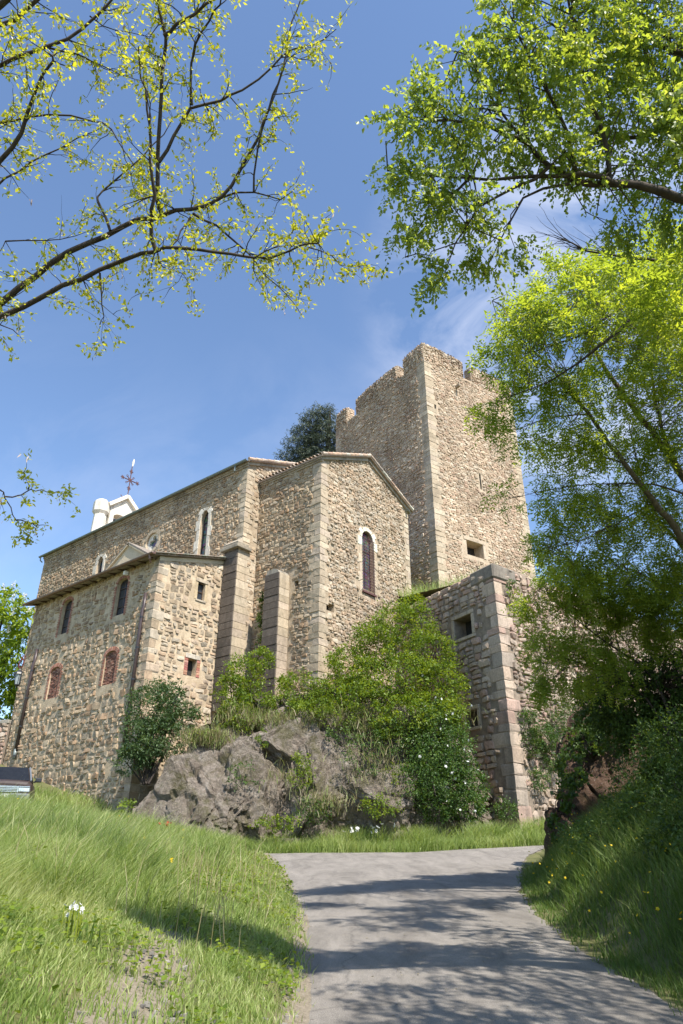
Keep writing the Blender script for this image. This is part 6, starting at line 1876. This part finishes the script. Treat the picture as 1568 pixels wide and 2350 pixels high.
ha([(1720, 480), (1620, 330), (1540, 230), (1480, 100), (1440, -40)], 8.3, 9.4, .05, .025)
ha([(1080, 412), (1000, 480), (950, 540), (930, 590)], 7.6, 7.5, .012, .003)
ha([(1170, 290), (1100, 180), (1050, 120)], 7.8, 7.6, .014, .004)
tp = spline([Vector((7.6, 5.2, float(terrain(7.6, 5.2)) - .3)), Vector((7.3, 5.25, 3.6)), Vector((6.3, 5.1, 5.8)), Vector(HL[0][0][0])], .4)
MB().tube(tp, [.34 - .2 * i / (len(tp) - 1) for i in range(len(tp))], 10, cap=False).build('trunk', M['bark'], hk, smooth_=True)
for k in (7, 8, 9):
    q = spline([Vector((6.3, 5.1, 5.9)), (Vector((6.3, 5.1, 5.9)) + HL[k][0][0]) / 2 + Vector((0, 0, .3)), HL[k][0][0]], .4)
    MB().tube(q, [.14 - (.14 - HL[k][0][1]) * i / (len(q) - 1) for i in range(len(q))], 7, cap=False).build('branch', M['bark'], hk, smooth_=True)
HB = [DB(b[0], b[1], b[2] * .8, b[3], b[4]) for b in [(935, 270, 7.4, 50, 45), (905, 385, 7.4, 42, 30), (960, 420, 7.5, 75, 50), (985, 210, 7.5, 50, 50), (1050, 130, 7.6, 45, 45), (1080, 300, 7.7, 110, 90), (1150, 130, 7.8, 75, 90), (1180, 20, 7.9, 60, 50),
     (950, 520, 7.5, 48, 55), (1000, 625, 7.5, 26, 50), (1060, 480, 7.6, 90, 60), (1110, 585, 7.7, 50, 45), (1185, 560, 7.8, 22, 45), (1260, 170, 8.0, 110, 110), (1240, 330, 7.9, 100, 70), (1350, 80, 8.3, 110, 100), (1420, 240, 8.4, 110, 100),
     (1510, 80, 8.6, 110, 110), (1560, 270, 8.6, 90, 110), (1340, 390, 8.1, 70, 40), (1480, 400, 8.5, 90, 55), (1560, 480, 8.7, 60, 50), (1430, 520, 8.6, 60, 35), (1270, -60, 8.2, 110, 70), (1450, -90, 8.6, 140, 90), (1680, 200, 8.8, 110, 220), (1750, 480, 8.9, 120, 140)]]
HX = [(np.array(c), np.array([r_, r_, r_ * .7])) for c, r_ in (((4.3, 1.4, 6.9), .9), ((5.0, 3.0, 7.1), 1.0), ((5.7, 4.8, 7.4), 1.1), ((4.7, .1, 7.1), 1.0), ((6.0, 1.5, 7.6), 1.1), ((6.6, 3.8, 8.2), 1.2), ((5.6, -1.1, 7.6), 1.1), ((3.6, -1.0, 6.8), .8), ((6.6, 6.2, 8.0), 1.1), ((7.4, 2.2, 8.4), 1.2), ((3.5, 2.6, 6.9), .7), ((3.5, 1.2, 6.9), .7), ((3.1, .1, 6.7), .7), ((3.8, -.6, 7), .8), ((4.9, 6.0, 7.8), .8), ((2.95, 2.2, 7.0), .7), ((2.9, .9, 6.9), .75), ((2.7, -.4, 6.8), .8), ((3.1, 3.4, 7.2), .6), ((2.0, -1.0, 6.8), .8), ((4.2, 4.0, 7.2), .8), ((4.3, 5.0, 7.4), .6), ((3.2, 1.6, 6.2), .6), ((3.3, 2.9, 6.3), .5))]
HY = [(np.array(c), np.array([r_, r_, r_ * .6])) for c, r_ in (((9.2, 5, 10), 1.9), ((10.2, 8, 10), 1.9), ((9.4, 2, 10.5), 1.8), ((11.4, 5.6, 9.5), 2.0), ((8.6, 7.6, 9.5), 1.4), ((11.5, 10, 10), 2.0), ((12, 3, 11), 2), ((7.2, 4.2, 8.6), 1.2), ((8, 6.4, 8.8), 1.3), ((6.9, 6.4, 8.5), 1.0), ((8.2, 8.6, 9.2), 1.3), ((8.4, 3.0, 8.8), 1.3))]
crown(hk, HB, HL, 3300, 17, .25, .048, .62, 'hack_leaf', 'bark', rng, .55, -.55, link_p=.16, link_d=1.0)
crown(hk, HX, HL, 4000, 17, .34, .070, .62, 'hack_leaf', 'bark', rng, .55, -.55, link_p=0)
crown(hk, HY, HL, 5600, 17, .40, .085, .62, 'hack_leaf', 'bark', rng, .55, -.55, link_p=0)
# bare grey twigs in the gap below it
dt = MB()
BTW = limb(hk, [(1640, 640, 9.6), (1520, 600, 9.6), (1450, 592, 9.5), (1350, 575, 9.4), (1290, 548, 9.3)], .035, .008, 'bark', rng)
for i in range(34):
    p, r_ = BTW[int(rng.uniform(.45, 1) * (len(BTW) - 1))]
    twig(dt, p, Vector((-.8, -.1, rng.uniform(-.1, .9))), rng.uniform(.3, .8), .006, rng, .0, .3)
tag(dt.build('bare_twigs', M['bark'], hk, fixn=False), kind='stuff')

# --- the ash behind it
rng = np.random.default_rng(91)
ash = thing('ash_tree', (9.6, 12.6, float(terrain(9.6, 12.6))), 'bright yellow green ash tree with feathery leaves, right of the tower', 'tree')
AL = []
def aa(l, D0, D1, r0, r1, mat='pale_bark'):
    AL.append(limb(ash, [(x, y, D0 + (D1 - D0) * i / max(1, len(l) - 1)) for i, (x, y) in enumerate(l)], r0, r1, mat, rng))
aa([(1760, 1560), (1640, 1340), (1568, 1235), (1500, 1150), (1430, 1060), (1350, 950), (1280, 865), (1220, 800)], 14.5, 13.6, .14, .015)
aa([(1760, 1480), (1680, 1280), (1620, 1180), (1540, 1050), (1450, 930), (1380, 830), (1330, 720), (1310, 640)], 15, 14, .16, .02)
aa([(1800, 500), (1700, 560), (1600, 590), (1520, 660), (1440, 740), (1330, 830), (1250, 880), (1150, 915)], 12.5, 12.6, .085, .006, 'bark')
aa([(1500, 680), (1400, 690), (1300, 715), (1200, 720), (1130, 690)], 12.5, 12.4, .03, .005, 'bark')
aa([(1700, 640), (1568, 640), (1450, 690), (1350, 760), (1250, 800), (1150, 830)], 13, 12.8, .05, .005, 'bark')
aa([(1350, 950), (1250, 960), (1170, 990), (1110, 960)], 13.8, 13.4, .02, .004)
aa([(1430, 1060), (1330, 1040), (1230, 1010)], 14.1, 13.7, .022, .004)
aa([(1640, 1340), (1560, 1250), (1500, 1170), (1460, 1050), (1440, 950)], 15, 15.4, .05, .01)
aa([(1620, 1180), (1540, 1120), (1400, 1110), (1290, 1120), (1180, 1140)], 14.8, 13.8, .03, .004)
aa([(1540, 1050), (1500, 900), (1500, 780), (1540, 680)], 14.8, 14.8, .05, .01)
aa([(1500, 1150), (1420, 1200), (1330, 1240), (1260, 1260)], 14.4, 14.0, .02, .004)
aa([(1720, 1500), (1600, 1400), (1500, 1330), (1420, 1300)], 15, 15, .04, .006)
tp = spline([Vector((9.6, 12.6, float(terrain(9.6, 12.6)) - .3)), (Vector((9.6, 12.6, 4.0)) + AL[0][0][0]) / 2, AL[0][0][0]], .4)
MB().tube(tp, [.26 - .1 * i / (len(tp) - 1) for i in range(len(tp))], 10, cap=False).build('trunk', M['pale_bark'], ash, smooth_=True)
for k in (1, 2, 4, 11):
    s_ = Vector((9.6, 12.6, 3.8)); q = spline([s_, (s_ + AL[k][0][0]) / 2 + Vector((.5, 0, .3)), AL[k][0][0]], .5)
    MB().tube(q, [.2 - (.2 - AL[k][0][1]) * i / (len(q) - 1) for i in range(len(q))], 8, cap=False).build('branch', M['pale_bark'], ash, smooth_=True)
AB_ = [DB(*b) for b in [(1185, 715, 12.4, 52, 36), (1280, 620, 12.6, 48, 40), (1380, 640, 13, 80, 50), (1270, 745, 12.8, 100, 50), (1160, 820, 12.6, 55, 42), (1420, 740, 13.4, 110, 60), (1540, 640, 13.4, 60, 50), (1120, 955, 13, 42, 34),
      (1240, 890, 13.2, 100, 62), (1400, 880, 14, 110, 75), (1530, 850, 14.4, 80, 100), (1185, 1000, 13.4, 34, 30), (1310, 1010, 13.8, 100, 70), (1480, 1020, 14.6, 100, 80), (1175, 1135, 13.6, 30, 24), (1300, 1140, 14, 75, 62),
      (1430, 1170, 14.6, 100, 75), (1545, 1180, 15, 70, 80), (1270, 1250, 14.2, 44, 50), (1350, 1290, 14.6, 80, 50), (1480, 1310, 15, 90, 60), (1580, 1330, 15, 70, 70), (1680, 800, 14.5, 100, 260), (1720, 1150, 15, 110, 200), (1640, 560, 13.5, 60, 70), (1850, 700, 15, 150, 300), (1400, 640, 9.0, 50, 40), (1300, 640, 9.6, 40, 30), (1480, 690, 9.2, 60, 50), (1560, 560, 9.0, 50, 60), (1535, 560, 10.6, 60, 50), (1600, 690, 11, 70, 80), (1560, 790, 11.6, 60, 50), (1660, 880, 11.8, 90, 90), (1490, 640, 11.2, 60, 36), (1435, 600, 9.7, 50, 40), (1510, 630, 9.8, 60, 50), (1420, 690, 10.4, 60, 40), (1335, 705, 10.6, 50, 36), (1530, 730, 10, 60, 60), (1240, 700, 11, 50, 36), (1180, 760, 11.2, 45, 40)]]
crown(ash, AB_, AL, 3400, 5, .35, .095, .34, 'ash_leaf', 'pale_bark', rng, .3, -.3, compound=8, sd=.17)

# --- saplings and thicket on the right bank
def thicket(name, label, base, D_blobs, nsp, mat, seed, stems_px, cat='tree', size=.085, comp=8, per=5, aspect=.36, twmat='bark', L_sp=.32):
    rng = np.random.default_rng(seed)
    t = thing(name, base, label, cat)
    lims = []
    for l in stems_px:
        pts = spline([Vector(base)] + [deep(*p) for p in l], .3, .01, rng)
        n = len(pts); rr = [.05 - .044 * i / (n - 1) for i in range(n)]
        MB().tube(pts, rr, 6, cap=False).build('stem', M[twmat], t, smooth_=True)
        lims.append([(p, r_) for p, r_ in zip(pts, rr)])
    crown(t, [DB(*b) for b in D_blobs], lims, nsp, per, L_sp, size, aspect, mat, twmat, rng, .3, -.3, compound=comp, link_p=.5)
    return t
g_ = lambda x, y: (x, y, float(terrain(x, y)) - .1)
thicket('ash_sapling', 'slender ash sapling with thin leaves crossing in front of the bastion', g_(7.2, 14.8), [(1230, 1390, 15.5, 40, 36), (1320, 1380, 15.5, 70, 50), (1260, 1480, 15.5, 50, 46), (1350, 1480, 15.8, 80, 50), (1440, 1420, 16, 80, 60), (1540, 1430, 16, 80, 70), (1240, 1560, 15.6, 26, 40), (1300, 1560, 15.6, 50, 40), (1400, 1540, 15.8, 70, 50), (1290, 1330, 15.4, 60, 40), (1420, 1360, 15.8, 80, 50), (1530, 1370, 15.8, 70, 60)], 1000, 'ash_leaf', 92,
        [[(1500, 1560, 15.8), (1400, 1480, 15.7), (1320, 1420, 15.6), (1240, 1350, 15.5)], [(1560, 1560, 16), (1480, 1400, 16), (1440, 1330, 16)], [(1480, 1600, 15.7), (1380, 1540, 15.7), (1260, 1500, 15.6)]])
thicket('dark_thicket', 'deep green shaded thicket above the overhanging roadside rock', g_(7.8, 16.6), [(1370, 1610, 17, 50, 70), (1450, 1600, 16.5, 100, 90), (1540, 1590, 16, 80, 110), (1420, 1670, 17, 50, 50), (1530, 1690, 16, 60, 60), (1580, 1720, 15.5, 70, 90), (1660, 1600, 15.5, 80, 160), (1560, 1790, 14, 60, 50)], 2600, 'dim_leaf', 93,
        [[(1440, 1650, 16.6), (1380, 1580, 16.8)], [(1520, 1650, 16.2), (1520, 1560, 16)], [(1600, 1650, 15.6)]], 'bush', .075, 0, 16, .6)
bush('ivy', 'dark ivy trailing over the brown roadside rock', 'ivy', [B(1342, 1690, 19.6, 45, 40, .8), B(1312, 1760, 19.0, 26, 46, .6), B(1292, 1830, 18.7, 16, 34, .5), B(1275, 1900, 18.6, 7, 30, .3), B(1400, 1670, 19.6, 50, 36, .8)], 3800, .10, 'dim_leaf', 94, None, 8, .015, aspect=.8, clump=.3, per=22, hang=-.6)
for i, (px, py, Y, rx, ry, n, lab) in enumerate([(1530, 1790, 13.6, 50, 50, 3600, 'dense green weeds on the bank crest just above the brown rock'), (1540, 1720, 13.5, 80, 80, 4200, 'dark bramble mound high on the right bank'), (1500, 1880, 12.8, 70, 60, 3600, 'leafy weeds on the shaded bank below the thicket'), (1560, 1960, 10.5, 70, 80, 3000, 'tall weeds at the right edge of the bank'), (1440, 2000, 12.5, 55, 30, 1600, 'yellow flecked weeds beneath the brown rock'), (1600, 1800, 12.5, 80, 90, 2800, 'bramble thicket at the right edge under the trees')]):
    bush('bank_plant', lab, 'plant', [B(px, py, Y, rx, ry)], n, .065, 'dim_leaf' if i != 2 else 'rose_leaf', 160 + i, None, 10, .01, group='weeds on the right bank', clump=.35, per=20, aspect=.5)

for i, (x_, y_, r_, n_, m_, lab) in enumerate([(4.7, 13.4, .62, 2200, 'rose_leaf', 'low leafy weed mound at the road verge before the brown rock'), (5.6, 12.2, .85, 3400, 'dim_leaf', 'dark leafy mound halfway up the right bank'), (5.4, 10.2, .75, 3000, 'dim_leaf', 'dense shaded weeds in the middle of the right bank'),
                                            (6.1, 8.6, .8, 3200, 'dim_leaf', 'deep green weeds high on the near right bank'), (6.6, 14.4, .95, 3600, 'dim_leaf', 'broad dark bramble under the ash sapling'), (4.6, 8.7, .5, 1600, 'rose_leaf', 'small leafy tuft low on the near right bank')]):
    z_ = float(terrain(x_, y_))
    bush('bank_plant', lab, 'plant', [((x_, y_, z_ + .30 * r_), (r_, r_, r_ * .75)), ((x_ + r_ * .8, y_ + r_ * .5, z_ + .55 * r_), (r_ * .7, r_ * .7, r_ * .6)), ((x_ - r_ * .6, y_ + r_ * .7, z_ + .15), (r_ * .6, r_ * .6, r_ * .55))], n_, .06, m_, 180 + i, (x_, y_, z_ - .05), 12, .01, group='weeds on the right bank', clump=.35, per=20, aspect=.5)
# --- a chestnut in flower behind the annex
rng = np.random.default_rng(95)
che = thing('chestnut_tree', tuple(deep(-10, 1640, 52)), 'bright green chestnut tree with white flower candles, left of the annex', 'tree')
cb_ = [DB(*b) for b in [(15, 1390, 50, 45, 42), (62, 1425, 50, 30, 35), (-30, 1450, 51, 80, 70), (45, 1500, 50, 50, 55), (-20, 1560, 51, 90, 60), (50, 1580, 50, 45, 40), (20, 1620, 50, 60, 40), (-90, 1500, 52, 80, 140)]]
cl_ = []
for (px, py) in ((10, 1400), (60, 1450), (-40, 1450), (40, 1540), (-80, 1480)):
    pts = spline([deep(-30, 1660, 52), deep(-20, 1600, 51.5), deep((px - 20) / 2, (py + 1560) / 2, 51), deep(px, py, 50.5)], .8, .03, rng); n = len(pts)
    MB().tube(pts, [.3 - .26 * i / (n - 1) for i in range(n)], 6, cap=False).build('branch', M['bark'], che, smooth_=True)
    cl_.append([(p, .1) for p in pts])
MB().tube([deep(-30, 1760, 52), deep(-30, 1650, 52)], [.45, .32], 9).build('trunk', M['bark'], che, smooth_=True)
crown(che, cb_, cl_, 1700, 7, .5, .36, .42, 'chestnut_leaf', 'bark', rng, .15, -.55, link_p=.2, shell=.3)
cp_ = [deep(px, py, 49.3) for (px, py) in [(30, 1347), (56, 1372), (30, 1375), (8, 1352), (66, 1402), (30, 1410), (5, 1390), (72, 1465), (20, 1450), (64, 1520)]]
P = np.concatenate([np.array(p) + np.stack([rng.normal(0, .07, 26), rng.normal(0, .07, 26), rng.uniform(-.1, .45, 26)], -1) for p in cp_])
flowers('flower_candle', P, .07, 'petal_white', 96, che, 4)

# --- the cedar between church and tower
rng = np.random.default_rng(97)
ced = thing('cedar_tree', tuple(deep(745, 1330, 70)), 'dark blue green cedar standing behind the chancel roof, left of the tower', 'tree')
MB().tube([deep(750, 1500, 70), deep(748, 1200, 70), deep(752, 1050, 70), deep(758, 940, 70)], [.55, .5, .35, .08], 9).build('trunk', M['bark'], ced, smooth_=True)
tiers = [(728, 962, 30, 8), (745, 950, 26, 8), (712, 990, 34, 9), (760, 985, 40, 9), (700, 1020, 40, 9), (750, 1020, 50, 10), (690, 1052, 44, 10), (745, 1058, 60, 10), (676, 1068, 26, 7), (705, 1085, 60, 10), (760, 1090, 60, 10), (830, 1000, 60, 10), (830, 1060, 70, 12), (720, 1130, 80, 12)]
cl_ = []
for (px, py, rx, ry) in tiers:
    pts = spline([deep(752, py + 22, 70), deep((752 + px) / 2, py + 8, 69.6), deep(px - rx * .5, py + 3, 69.2)], 1.0, .03, rng)
    MB().tube(pts, [.14 - .11 * i / (len(pts) - 1) for i in range(len(pts))], 5, cap=False).build('branch', M['bark'], ced)
    cl_.append([(p, .1) for p in pts])
crown(ced, [DB(px - 4, py, 69.5, rx * 1.12, ry * 1.2, rx * .045) for px, py, rx, ry in tiers], cl_, 4600, 12, .75, .34, .16, 'cedar_leaf', 'bark', rng, .12, -.15, link_p=.2)
